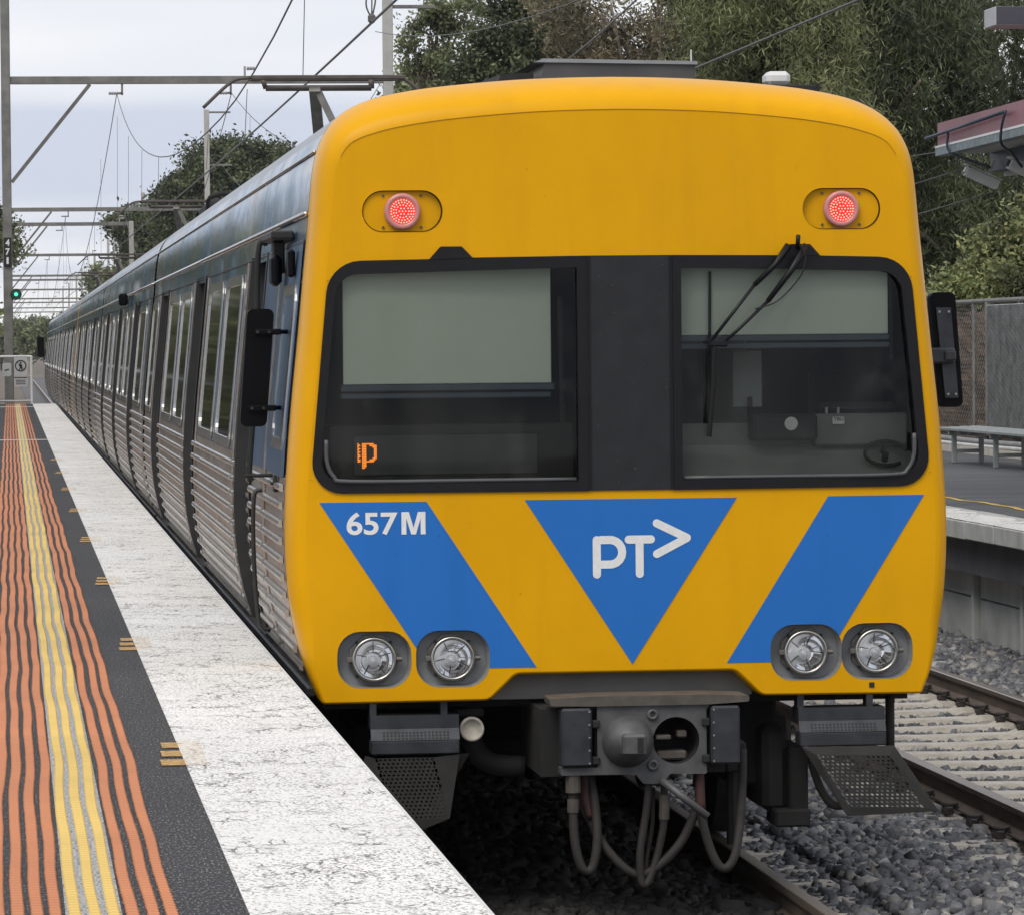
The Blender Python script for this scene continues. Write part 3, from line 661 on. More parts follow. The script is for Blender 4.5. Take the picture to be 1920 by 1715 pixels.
# number and logo
me = text_mesh('657', -1.270, -1.038, 1.648, 1.752, lambda x, z: face_y(x, z) - .0042, .022); me.materials.clear(); me.materials.append(MATS['white_letter']); link('number_lettering', me, cabf)
b = MB(); b.fill([(-1.021, 1.649), (-.999, 1.649), (-.999, 1.722), (-.977, 1.649), (-.956, 1.649), (-.934, 1.722), (-.934, 1.649), (-.912, 1.649), (-.912, 1.751), (-.946, 1.751), (-.9665, 1.680), (-.987, 1.751), (-1.021, 1.751)], [], lambda x, z: (x, face_y(x, z) - .0042, z)); b.build('number_lettering', 'white_letter', cabf)
def stroke(b, pts, r, off, n=8):
    """flat stroke with round ends along a 2D polyline, one closed outline"""
    P = [Vector(p) for p in pts]; L = []; Rt = []
    for i, p in enumerate(P):
        d1 = (P[i] - P[i - 1]).normalized() if i else (P[1] - P[0]).normalized(); d2 = (P[i + 1] - P[i]).normalized() if i < len(P) - 1 else d1
        t_ = (d1 + d2).normalized(); k_ = 1 / max(.3, t_.dot(d1)); nv = Vector((-t_.y, t_.x)); L.append(p + nv * r * k_); Rt.append(p - nv * r * k_)
    d = (P[-1] - P[-2]).normalized(); a0 = math.atan2(d.x, -d.y); cap1 = [P[-1] + Vector((math.cos(a0 - math.pi * j / n), math.sin(a0 - math.pi * j / n))) * r for j in range(1, n)]
    d = (P[0] - P[1]).normalized(); a0 = math.atan2(d.x, -d.y); cap0 = [P[0] + Vector((math.cos(a0 - math.pi * j / n), math.sin(a0 - math.pi * j / n))) * r for j in range(1, n)]
    loop = dedup([tuple(v) for v in L + cap1 + Rt[::-1] + cap0]); b.fill(loop, [], lambda x, z: (x, face_y(x, z) - off, z)); return b
lg = MB()
bowl = [(-.112, 1.612), (-.07, 1.612)] + [(-.07 + .056 * math.sin(a), 1.556 + .056 * math.cos(a)) for a in np.linspace(.2, math.pi - .2, 9)] + [(-.07, 1.500), (-.112, 1.500)]
stroke(lg, [(-.131, 1.455), (-.131, 1.612)], .0185, .0040); stroke(lg, bowl, .0185, .0044)
stroke(lg, [(.016, 1.612), (.119, 1.612)], .0185, .0040); stroke(lg, [(.066, 1.455), (.066, 1.606)], .0185, .0044)
stroke(lg, [(.146, 1.685), (.285, 1.617)], .0185, .0040); stroke(lg, [(.146, 1.545), (.285, 1.616)], .0185, .0044)
lg.build('logo', 'white_letter', cabf)
# paint chips
for (x, z, a, c_) in ((-1.405, 1.335, .004, .012), (-1.398, 1.315, .004, .008), (-1.452, 1.27, .006, .004), (.075, 3.665, .006, .006), (1.145, .925, .012, .012)):
    y_ = face_y(x, z) - .003
    if z > 3.6: y_ = .10
    b = MB(); b.box(x - a, x + a, y_ + (0.03 if abs(x) > 1.39 else 0), y_ + .05, z - c_, z + c_); b.build('paint_chip', 'cab_dark', cabf)

# windscreens
fr = MB(); fplate(fr, WL, .010, -.05, [GL]); sl_ = fr.build('windscreen_frame', 'black_rubber', car)
fr = MB(); fplate(fr, WR, .010, -.05, [GR]); sr_ = fr.build('windscreen_frame', 'black_rubber', car)
b = MB(); fplate(b, dens([(-.164, 1.838), (.227, 1.838), (.227, 2.903), (-.164, 2.903)]), .007, -.05, step=.2); b.build('centre_panel', 'black_panel', car)
for x0, x1 in ((-.160, -.152), (.214, .222)):
    b = MB(); b.box(x0, x1, -.0125, .02, 1.84, 2.90); b.build('panel_joint', 'black_rubber', car)
for xs in ((-.883, -.832, -.736, -.686), (.722, .772, .868, .915)):
    b = MB(); fplate(b, rpoly([(xs[0], 2.893), (xs[3], 2.899), (xs[2], 2.951), (xs[1], 2.951)], [0, 0, .012, .012], 4), .014, -.03, step=None); b.build('wiper_housing', 'black_rubber', car)
for L, nm in ((GL, sl_), (GR, sr_)):
    b = MB(); b.fill(L, [], lambda x, z: (x, face_y(x, z) + .028, z), step=.2); b.build('windscreen_glass', 'windscreen', nm, True)
    # grey tube standing for the pale reflection along the lower glass edge
    xs_ = sorted(p[0] for p in L); lowz = min(p[1] for p in L)
    s = -1 if nm is sl_ else 1
    xa, xb = (abs(xs_[0]), abs(xs_[-1])) if s < 0 else (abs(xs_[-1]), abs(xs_[0])); 
    b = MB(); pts = [(s * (max(xa, xb) - .022), .028, lowz + .20), (s * (max(xa, xb) - .024), .03, lowz + .10), (s * (max(xa, xb) - .055), .03, lowz + .035), (s * (max(xa, xb) - .13), .022, lowz + .012), (s * (min(xa, xb) + .5), .012, lowz + .010), (s * (min(xa, xb) + .01), .006, lowz + .010)]
    b.tube(smooth_path(pts, 4), .010, 6); b.build('glass_reflection', 'reflection_grey', nm, True)

# ---- cab interior behind the glass
def ibox(name, x0, x1, y0, y1, z0, z1, mat, p=car, bev=.004): b = MB(); b.bbox(x0, x1, y0, y1, z0, z1, bev); return b.build(name, mat, p)
cab = ibox('cab_rear_wall', -1.38, 1.38, 1.55, 1.6, 1.2, 3.1, 'cab_dark')
ibox('cab_ceiling', -1.30, 1.30, .15, 1.55, 3.0, 3.05, 'cab_dark'); ibox('cab_floor', -1.38, 1.38, .15, 1.55, 1.25, 1.3, 'cab_dark')
for s in (-1, 1): ibox('cab_side_lining', s * 1.38 - .01, s * 1.38 + .01, .25, 1.55, 1.3, 3.0, 'cab_dark')
bl = ibox('blind', -1.272, -.318, .115, .121, 2.328, 2.97, 'blind'); ibox('blind_bar', -1.285, -.305, .105, .13, 2.295, 2.328, 'blind_bar', bl); ibox('blind_bar', -1.285, -.32, .11, .13, 2.262, 2.288, 'blind_bar', bl)
br_ = ibox('blind', .275, 1.250, .115, .121, 2.538, 2.97, 'blind'); ibox('blind_bar', .27, 1.255, .105, .13, 2.508, 2.538, 'blind_bar', br_); ibox('blind_bar', .27, 1.255, .11, .13, 2.474, 2.502, 'blind_bar', br_)
for pa, pb, r_ in (((1.262, .11, 2.97), (1.262, .11, 2.42), .008), ((.418, .10, 2.83), (.413, .10, 2.44), .007), ((-.275, .12, 2.72), (-.262, .12, 1.92), .013)):
    b = MB(); b.tube([pa, pb], r_, 6); b.build('blind_rod', 'cab_dark', car)
ibox('display_housing', -1.34, -.22, .10, .40, 1.87, 2.142, 'cab_dark'); dsp = ibox('destination_display', -1.232, -.385, .085, .10, 1.915, 2.10, 'display_face')
BM = ["1..11111111..", "11.111..11111", "1..111....111", "11.111.....11", "1..111.....11", "11.111.....11", "1..111.....11", "11.111.....11", "11.111.....11", "1..111....111", "11.111..1111.", "11.11111111..", "...111.......", "...111.......", "...111.......", "...11........"]
b = MB(); px = .0068
for j, row in enumerate(BM):
    for i, ch in enumerate(row):
        if ch == '1': x = -1.213 + i * px; z = 2.056 - j * px * 1.06; b.box(x, x + px * .84, .0815, .0845, z, z + px * .84)
b.build('led_characters', 'led_orange', dsp)
dk = MB(); dk.box(.24, 1.37, .30, .32, 1.86, 2.13); dk.bbox(.24, 1.38, .09, .32, 1.84, 1.875, .01); dk.build('driver_desk', 'cab_grey', car)
b = MB(); b.add([(.24, .10, 1.876), (1.38, .10, 1.876), (1.38, .299, 2.03), (.24, .299, 2.03)], [(0, 1, 2, 3)]); b.build('desk_top', 'desk', car)
ibox('desk_cabinet', .62, .92, .13, .30, 2.05, 2.17, 'cab_dark', car, .012); ibox('desk_panel', .92, 1.36, .22, .30, 2.02, 2.17, 'cab_grey', car, .01)
b = MB(); b.plate(circ(.795, 2.128, .031, 16), .122, .127); b.build('round_sticker', 'sticker', car)
b = MB(); b.plate(rrect(1.005, 1.06, 2.122, 2.155, .003, 2), .212, .218); st_ = b.build('square_sticker', 'sticker', car)
me = text_mesh('TBU', 1.010, 1.056, 2.137, 2.152, .211, .02); me.materials.clear(); me.materials.append(MATS['cab_dark']); link('sticker_text', me, st_)
b = MB(); b.tube([(1.245 + .10 * math.cos(a), .16 + .03 * math.sin(a), 1.985 + .055 * math.sin(a)) for a in np.linspace(.2, 5.4, 18)], .009, 6); b.tube([(1.245, .17, 1.985), (1.245, .24, 1.90)], .016, 6); b.tube([(1.215, .13, 1.99), (1.24, .12, 2.02)], .009, 6); b.build('control_wheel', 'cab_dark', car, True)
ibox('cab_partition_door', .62, .82, 1.50, 1.54, 1.3, 2.6, 'cab_door_cream'); ibox('cab_partition', .30, .60, 1.49, 1.54, 1.3, 2.6, 'cab_grey')
ibox('pale_partition_panel', .585, .725, .50, .51, 2.20, 2.465, 'desk'); ibox('indicator', .655, .675, .48, .499, 2.20, 2.25, 'hose_red'); ibox('instrument_hood', .95, 1.33, .30, .40, 2.17, 2.22, 'cab_dark', car, .02)  # pale partition panel set close behind the glass to catch more light
for x_ in (.975, 1.03):
    ibox('control_switch', x_, x_ + .012, .23, .25, 2.17, 2.20, 'bolt', car, .002)
b = MB(); b.bbox(1.0, 1.35, .75, .85, 1.7, 2.4, .05); b.bbox(1.0, 1.35, .5, .85, 1.62, 1.74, .04); b.build('driver_seat', 'cab_dark', car)

# ---- wipers on the right screen
wp = MB(); wy = -.03
wp.tube([(.805, wy + .01, 2.928), (.805, wy - .012, 2.99)], .011, 6); wp.tube([(.762, wy, 2.945), (.70, wy - .012, 2.86), (.60, wy - .015, 2.765)], [.018, .014, .012], 6); wp.tube([(.845, wy, 2.945), (.77, wy - .015, 2.83), (.66, wy - .02, 2.69)], [.018, .015, .012], 6)
wp.tube([(.60, wy - .015, 2.765), (.395, wy - .015, 2.508)], .0085, 6); wp.tube([(.66, wy - .02, 2.69), (.52, wy - .02, 2.56), (.455, wy - .015, 2.505)], .0085, 6)
wpo = wp.build('wiper', 'black_rubber', car, True)
b = MB(); b.bbox(.39, .475, wy - .024, wy - .006, 2.485, 2.515, .006); b.build('wiper_bracket', 'black_rubber', wpo)
b = MB(); b.tube([(.415, wy - .01, 2.50), (.408, wy - .004, 2.30), (.388, wy + .004, 2.075)], [.014, .013, .012], 6); b.build('wiper_blade', 'black_rubber', wpo)
b = MB(); b.tube(smooth_path([(.81, wy - .02, 2.95), (.835, wy - .03, 2.88), (.80, wy - .03, 2.79), (.70, wy - .025, 2.69), (.60, wy - .025, 2.655)], 5), .004, 5); b.build('washer_tube', 'black_rubber', wpo)

# ---- headlights
for i, (H_, cx) in enumerate(zip(HEADS, (-1.150, -.793, .838, 1.172))):
    cz = 1.081; g = MB(); y0 = face_y(cx, cz)
    inn = [(cx + (x - cx) * .93, cz + (z - cz) * .93) for x, z in H_]
    g.loft([on_face(H_, .001), on_face(H_, -.012), [(x, y0 + .07, z) for x, z in inn]]); g.fill(inn, [], lambda x, z: (x, y0 + .07, z))
    hl = g.build('headlight', 'recess_grey', car)
    b = MB(); oc = rpoly([(cx + .118 * math.cos(R(22.5 + 45 * k)), cz + .118 * math.sin(R(22.5 + 45 * k))) for k in range(8)], .012, 3); b.plate(oc, y0 + .045, y0 + .069, holes=[circ(cx, cz, .084, 24)]); b.build('lamp_bracket', 'lamp_bracket', hl)
    b = MB(); b.bbox(cx - .125, cx - .088, y0 + .015, y0 + .045, cz - .012, cz + .012, .004); b.build('lamp_lug', 'lamp_bracket', hl); b = MB(); b.tube([(cx + .09, y0 + .03, cz), (cx + .128, y0 + .03, cz)], .012, 8); b.build('lamp_lug', 'lamp_bracket', hl)
    for q in (45, 135, 225):
        b = MB(); b.lathe_y([(0.0, y0 + .036), (.008, y0 + .036), (.008, y0 + .045)], (cx + .108 * math.cos(R(q)), cz + .108 * math.sin(R(q))), 8); b.build('screw', 'cab_dark', hl)
    b = MB(); b.lathe_y([(.082, y0 + .045), (.098, y0 + .040), (.103, y0 + .018), (.097, y0 + .004), (.088, y0 + .008), (.084, y0 + .03)], (cx, cz), 32); b.build('lamp_ring', 'chrome_ring', hl, True)
    b = MB(); b.lathe_y([(.084, y0 + .020), (.074, y0 + .032), (.060, y0 + .045), (.045, y0 + .055), (.030, y0 + .062), (.015, y0 + .066), (.0, y0 + .067)], (cx, cz), 40); b.build('reflector', 'reflector', hl, True); b = MB(); b.lathe_y([(.024, y0 + .062), (.024, y0 + .046), (.018, y0 + .038), (.0, y0 + .035)], (cx, cz - .012), 20); b.build('bulb_highlight', 'bulb_highlight', hl, True)  # white bulb stands for the bright reflection at the lamp centre
    for q in range(5): a = R(72 * q + 20 + 25 * i); b = MB(); b.bar((cx + .032 * math.cos(a), y0 + .058, cz + .032 * math.sin(a)), (cx + .080 * math.cos(a), y0 + .024, cz + .080 * math.sin(a)), .003, .003); b.build('reflector_fin', 'lamp_bracket', hl)
    b = MB(); b.lathe_y([(.086, y0 + .018), (.06, y0 + .012), (.03, y0 + .009), (.0, y0 + .008)], (cx, cz), 32); b.build('lens', 'lens', hl, True)
# ---- tail lights
for T_, cx in zip(TAILS, (-1.002, 1.020)):
    cz = 3.112; y0 = face_y(cx, cz); g = MB(); inn = [(cx + (x - cx) * .975, cz + (z - cz) * .965) for x, z in T_]
    g.loft([on_face(T_, .002), [(x, y0 + .03, z) for x, z in inn]], mi=1); g.fill(inn, [], lambda x, z: (x, y0 + .022, z))
    tl = g.build('tail_light', ['yellow', 'black_rubber'], car)
    b = MB(); b.lathe_y([(.0, y0 - .006), (.060, y0 - .006), (.064, y0 - .012), (.078, y0 - .010), (.083, y0 - .002), (.083, y0 + .022)], (cx, cz), 36); b.build('lamp_rim', 'tail_rim', tl, True)
    b = MB(); b.lathe_y([(.0, y0 - .008), (.056, y0 - .008), (.058, y0 - .006)], (cx, cz), 32); b.build('lamp_face', 'led_red', tl)
    b = MB(); b.lathe_y([(.0, y0 - .011), (.0035, y0 - .011), (.0035, y0 - .008)], (cx, cz), 6)
    for rad, cnt in ((.0145, 6), (.029, 13), (.041, 19), (.052, 26)):
        for q in range(cnt): a = 2 * math.pi * q / cnt; b.lathe_y([(.0, y0 - .011), (.0036, y0 - .011), (.0036, y0 - .008)], (cx + rad * math.cos(a), cz + rad * math.sin(a)), 6)
    b.build('lamp_leds', 'led_dot', tl)
    for q in (45, 135, 225, 315):
        b = MB(); b.lathe_y([(0, y0 + .014), (.006, y0 + .014), (.006, y0 + .022)], (cx + (.075 if math.cos(R(q)) > 0 else -.075) * 1.15, cz + .072 * (1 if math.sin(R(q)) > 0 else -1)), 8); b.build('screw', 'coupler_brown', tl)

# ---- lower front: apron, coupler, hoses, step boxes
b = MB(); ap = rpoly([(-.62, .88), (.62, .88), (.52, 1.0), (.45, 1.04), (-.45, 1.04), (-.52, 1.0)], .01, 2); b.plate(ap, .16, .26); b.build('apron', 'apron_grey', car)
b = MB(); b.box(-1.36, 1.36, .27, 2.0, .84, 1.02); b.box(-1.30, 1.30, 2.0, 21.6, .72, .95); b.build('underframe', 'underframe', car); b = MB(); b.box(-1.25, 1.25, 6.2, 15.6, .22, .72); b.build('light_block_case', 'underframe', car)  # full-width lower box added to block light from behind under the floor
cp = MB(); CY0 = -.32
pl = rpoly([(-.345, .570), (-.005, .570), (.03, .525), (.12, .525), (.15, .570), (.318, .565), (.318, .905), (-.178, .908), (-.178, .603), (-.345, .605)], [.008, .02, .02, .02, .02, .008, .008, .008, .006, .006], 3)
cp.plate(pl, CY0, CY0 + .10, holes=[circ(.180, .719, .106, 28)]); coup = cp.build('coupler', 'coupler_grey', car)
b = MB(); b.lathe_y([(.106, CY0 + .001), (.104, CY0 + .10), (.09, CY0 + .20), (0, CY0 + .22)], (.180, .719), 28); b.build('coupler_socket', 'underframe', coup, True)
b = MB(); b.bbox(.09, .16, CY0 + .02, CY0 + .08, .722, .742, .004); b.bbox(.19, .235, CY0 + .04, CY0 + .12, .728, .76, .006); b.bbox(.10, .24, CY0 + .06, CY0 + .16, .625, .668, .01); b.build('coupler_latch', 'coupler_brown', coup)
b = MB(); b.lathe_y([(.118, CY0 + .0), (.110, CY0 - .035), (.085, CY0 - .085), (.05, CY0 - .125), (.02, CY0 - .14), (0, CY0 - .142)], (-.040, .719), 28); b.build('coupler_cone', 'coupler_grey', coup, True)
b = MB(); b.bbox(-.085, .022, CY0 - .175, CY0 - .06, .668, .765, .012); b.build('cone_hook', 'coupler_grey', coup)
b = MB(); b.bbox(-.022, .008, CY0 - .178, CY0 - .15, .682, .752, .004); b.build('hook_slot', 'cab_dark', coup)
for z in (.838, .610):
    b = MB(); b.lathe_y([(.026, CY0 + .0), (.026, CY0 - .012), (.019, CY0 - .016), (.0125, CY0 - .014), (.012, CY0 + .01), (0, CY0 + .01)], (.0725, z), 16); b.build('air_port', 'coupler_grey', coup, True)
b = MB(); b.plate(rpoly([(-.39, .885), (-.18, .880), (.315, .880), (.51, .890), (.512, .917), (.33, .925), (-.2, .925), (-.395, .917)], .006, 2), CY0 - .02, CY0 + .22); b.build('coupler_hood', 'coupler_brown', coup)
for s, x0, x1 in ((-1, -.345, -.206), (1, .334, .466)):
    b = MB(); b.bbox(x0, x1, CY0 - .035, CY0 + .06, .610, .873, .01); cov = b.build('contact_cover', 'dark_steel', coup)
    xe = x1 - .012 if s < 0 else x0 + .012
    for q in range(5):
        b = MB(); b.lathe_y([(0, CY0 - .041), (.0045, CY0 - .040), (.005, CY0 - .035)], (xe, .625 + q * .058), 8); b.build('rivet', 'bolt', cov)
    for z in (.80, .635):
        xa, xb = (x1 + .002, x1 + .038) if s < 0 else (x0 - .038, x0 - .002); b = MB(); b.bbox(xa, xb, CY0 - .02, CY0 + .03, z - .018, z + .018, .005); b.build('hinge', 'cab_dark', cov)
b = MB(); b.box(-.42, -.24, CY0 + .12, CY0 + .9, .555, .86); b.box(.30, .42, CY0 + .12, CY0 + .9, .56, .84); b.box(-.2, .3, CY0 + .26, CY0 + 1.2, .56, .86); b.build('coupler_shank', 'underframe', coup)
def hose(pts, r, mat='hose', nm='hose'):
    b = MB(); b.tube(smooth_path(pts, 6), r, 8); return b.build(nm, mat, coup, True)
ya = CY0 + .04
h1 = hose([(-.285, ya, .56), (-.286, ya, .42), (-.280, ya - .02, .26), (-.250, ya - .03, .150), (-.205, ya - .02, .150), (-.178, ya, .27), (-.182, ya + .05, .45), (-.20, ya + .08, .56)], .021)
b = MB(); b.tube([(-.285, ya, .46), (-.286, ya, .40)], .027, 10); b.tube([(-.285, ya, .57), (-.285, ya, .49)], .035, 10); b.build('hose_fitting', 'coupler_brown', h1)
hose([(-.240, ya + .1, .57), (-.235, ya + .1, .45), (-.20, ya + .08, .36), (-.14, ya + .03, .24), (-.05, ya, .14), (.02, ya, .112), (.10, ya, .15), (.19, ya + .01, .235), (.25, ya + .03, .33), (.30, ya + .05, .45), (.295, ya + .06, .56)], .021, 'hose')
hose([(-.225, ya + .07, .57), (-.222, ya + .07, .47), (-.195, ya + .06, .37)], .024, 'hose_red')
hose([(.06, ya, .54), (.045, ya - .01, .40), (.015, ya - .02, .22), (.018, ya - .02, .09), (.045, ya - .02, .075), (.09, ya, .18), (.125, ya, .34), (.130, ya, .52)], .018)
b = MB(); b.tube([(.130, ya, .47), (.128, ya, .36)], .024, 10); b.build('hose_fitting', 'coupler_brown', coup)
hose([(.085, ya + .05, .50), (.08, ya + .04, .34), (.055, ya + .03, .2), (.045, ya + .02, .12)], .010)
hose([(.290, ya + .03, .57), (.296, ya + .02, .42), (.318, ya, .28), (.36, ya - .02, .165), (.405, ya - .02, .135), (.452, ya, .20), (.485, ya + .05, .36), (.500, ya + .08, .54), (.505, ya + .1, .66)], .021)
hose([(.292, ya + .02, .57), (.298, ya + .02, .40)], .023, 'hose_red')
b = MB(); b.tube([(.105, ya - .06, .545), (.312, ya - .10, .378)], .018, 10); b.build('uncoupling_lever', 'coupler_grey', coup, True)
b = MB(); b.bbox(.455, .55, CY0 + .3, CY0 + .5, .54, .68, .01); b.tube([(.50, CY0 + .4, .54), (.50, CY0 + .4, .2)], .03, 8); b.build('brake_pipe', 'underframe', car)
# perforated step boxes
def perf_plate(c0, ux, uz, nx, nz, hole, th=(0, .004, 0)):
    """plate with real round holes: c0 corner, ux/uz cell vectors"""
    b = MB(); c0, ux, uz = Vector(c0), Vector(ux), Vector(uz)
    for j in range(nz):
        for i in range(nx):
            o = c0 + ux * (i + (.5 if j % 2 else 0)) + uz * j; sq = [(0, 0), (.5, 0), (1, 0), (1, .5), (1, 1), (.5, 1), (0, 1), (0, .5)]
            vs = [o + ux * a + uz * c_ for a, c_ in sq] + [o + ux * (.5 + hole * math.cos(R(225 + 45 * k))) + uz * (.5 + hole * math.sin(R(225 + 45 * k))) for k in range(8)]
            b.add(vs, [(k, (k + 1) % 8, 8 + (k + 1) % 8, 8 + k) for k in range(8)])
    return b
for s, x0, x1 in ((-1, -1.172, -.768), (1, .800, 1.203)):
    yb = .02
    b = MB(); b.box(x0, x1, yb, yb + .16, .765, .825); b.add([(x0, yb, .765), (x1, yb, .765), (x1 + .0, yb - .03, .715), (x0, yb - .03, .715)], [(0, 1, 2, 3)]); b.bbox(x0, x1, yb - .031, yb + .10, .650, .714, .006)
    b.box(x0, x0 + .03, yb + .03, yb + .12, .82, .90); b.box(x1 - .08, x1 - .05, yb + .03, yb + .12, .82, .90); bx = b.build('step_box', 'dark_steel', car)
    b = MB()
    for j in range(3):
        for i in range(18): xx = x0 + .055 + i * .0172; zz_ = .752 - j * .013; yy = yb - (.765 - zz_) * .6 - .0012; b.add([(xx, yy, zz_), (xx + .009, yy, zz_), (xx + .009, yy - .004, zz_ - .008), (xx, yy - .004, zz_ - .008)], [(0, 1, 2, 3)])
    b.build('vent_hole', 'cab_dark', bx)
    # lifeguard: leaning perforated plate below
    nx, nz = 14, 15; lean = (s * .010 if s > 0 else 0.004)
    if s > 0:
        ux = Vector((.0235, 0, -.0005)); uz = Vector((-.0105, .003, .0172)); c0 = Vector((.985 + .03, -.10, .375))
        P4 = [(.815, -.03, .648), (1.215, -.03, .648), (1.245, -.04, .625), (1.420, -.10, .352), (1.005, -.10, .338)]
        b = perf_plate(c0, ux, uz, 14, 14, .27)
        fr_ = [c0 + Vector((-.0, .0, -.0)), c0 + ux * 14.5, c0 + ux * 14.5 + uz * 14, c0 + uz * 14]
        b.add([(1.000, -.10, .336), (1.428, -.10, .350), fr_[1], fr_[0]], [(0, 1, 2, 3)]); b.add([(1.428, -.10, .350), (1.235, -.03, .650), fr_[2], fr_[1]], [(0, 1, 2, 3)])
        b.add([(1.000, -.10, .336), fr_[0], fr_[3], (.805, -.03, .650)], [(0, 1, 2, 3)]); b.add([(.805, -.03, .650), fr_[3], fr_[2], (1.235, -.03, .650)], [(0, 1, 2, 3)])
        # bottom bracing leg
        b.build('lifeguard', 'grimy', car)
    else:
        ux = Vector((.0215, 0, 0)); uz = Vector((-.004, .003, .0172)); c0 = Vector((-1.09, -.05, .36))
        b = perf_plate(c0, ux, uz, 12, 16, .27); tr = [c0, c0 + ux * 12.5, c0 + ux * 12.5 + uz * 16, c0 + uz * 16]
        b.add([(-1.30, -.05, .30), (-.977, -.05, .30), tr[1], tr[0]], [(0, 1, 2, 3)]); b.add([(-.977, -.05, .30), (-.768, .0, .648), tr[2], tr[1]], [(0, 1, 2, 3)]); b.add([(-1.30, -.05, .30), tr[0], tr[3], (-1.2, .0, .648)], [(0, 1, 2, 3)])
        b.add([(-.977, -.05, .30), (-.93, -.02, .30), (-.72, .03, .648), (-.768, .0, .648)], [(0, 1, 2, 3)]); b.build('lifeguard', 'grimy', car)
b = MB(); b.tube([(-.702, .10, .752), (-.702, .30, .752)], .055, 14); b.bbox(-.76, -.64, .16, .3, .80, .84, .006); pc = b.build('horn_pipe', 'underframe', car, True)
b = MB(); b.lathe_y([(0, .088), (.042, .088), (.044, .080), (.056, .080), (.057, .10)], (-.702, .752), 20); b.build('pipe_cap', 'pale_cap', pc, True)
b = MB(); b.tube(smooth_path([(-.70, .28, .74), (-.66, .30, .63), (-.58, .3, .57), (-.44, .3, .555)], 5), .05, 10); b.build('air_duct', 'underframe', car, True)
b = MB(); b.bbox(.56, .78, .5, 1.2, .42, .84, .02); b.bbox(.68, .80, .3, .9, .32, .72, .03); b.build('brake_gear', 'underframe', car)
b = MB(); b.bbox(.80, .885, .25, .7, .265, .62, .01); b.bbox(.72, .885, .2, .45, .258, .34, .01); b.build('sand_pipe', 'underframe', car)
b = MB(); b.tube(smooth_path([(.90, .3, .58), (.93, .2, .44), (.97, .1, .37), (1.02, .05, .37)], 4), .02, 8); b.build('pipe_bracket', 'underframe', car, True); b = MB(); b.tube([(1.262, .2, .86), (1.262, .2, .52)], .022, 8); b.build('pipe_bracket', 'underframe', car, True)

# ---- side of a car, built on the platform side where the photo sees it
def spt(y, z, off): return (-(hw(z) + off), y, z)
_wc = {}
def side_window(car_, yf, y0, y1, z0=1.925, z1=2.925, mat='side_glass'):
    key = (round(y1 - y0, 3), z0, z1, yf)
    if key not in _wc:
        L = y1 - y0; o = rrect(0, L, z0, z1, .12, 5); i = rrect(.10, L - .10, z0 + .055, z1 - .055, .085, 5); b = MB()
        b.loft([[spt(a, c_, q) for a, c_ in lp] for lp, q in ((o, .0), (o, .010), (i, .010), (i, -.002))]); fm = b.mesh('window', 'steel_trim')
        b = MB(); b.fill(i, [], lambda a, c_: spt(a, c_, .001)); gm = b.mesh('glass', mat)
        b = MB(); b.box(-hw(2.5) - .012, -hw(2.5), .07, L - .07, 2.48, 2.51); _wc[key] = (fm, gm)
    fm, gm = _wc[key]
    o = link('window', fm, car_); o.location = (0, y0, 0); g = link('glass', gm, o); return o
rib_b = MB(); rib_b.loft([[(-.0, y, -.018), (-.016, y, -.013), (-.020, y, 0), (-.016, y, .013), (0, y, .018)] for y in (0, 1)], close=False); rib_b.add([(0, 0, -.018), (-.016, 0, -.013), (-.02, 0, 0), (-.016, 0, .013), (0, 0, .018)], [(0, 1, 2, 3, 4)])
RIB = rib_b.mesh('rib', 'steel_rib')
RIBZ = [1.852 - .083 * i for i in range(11)]
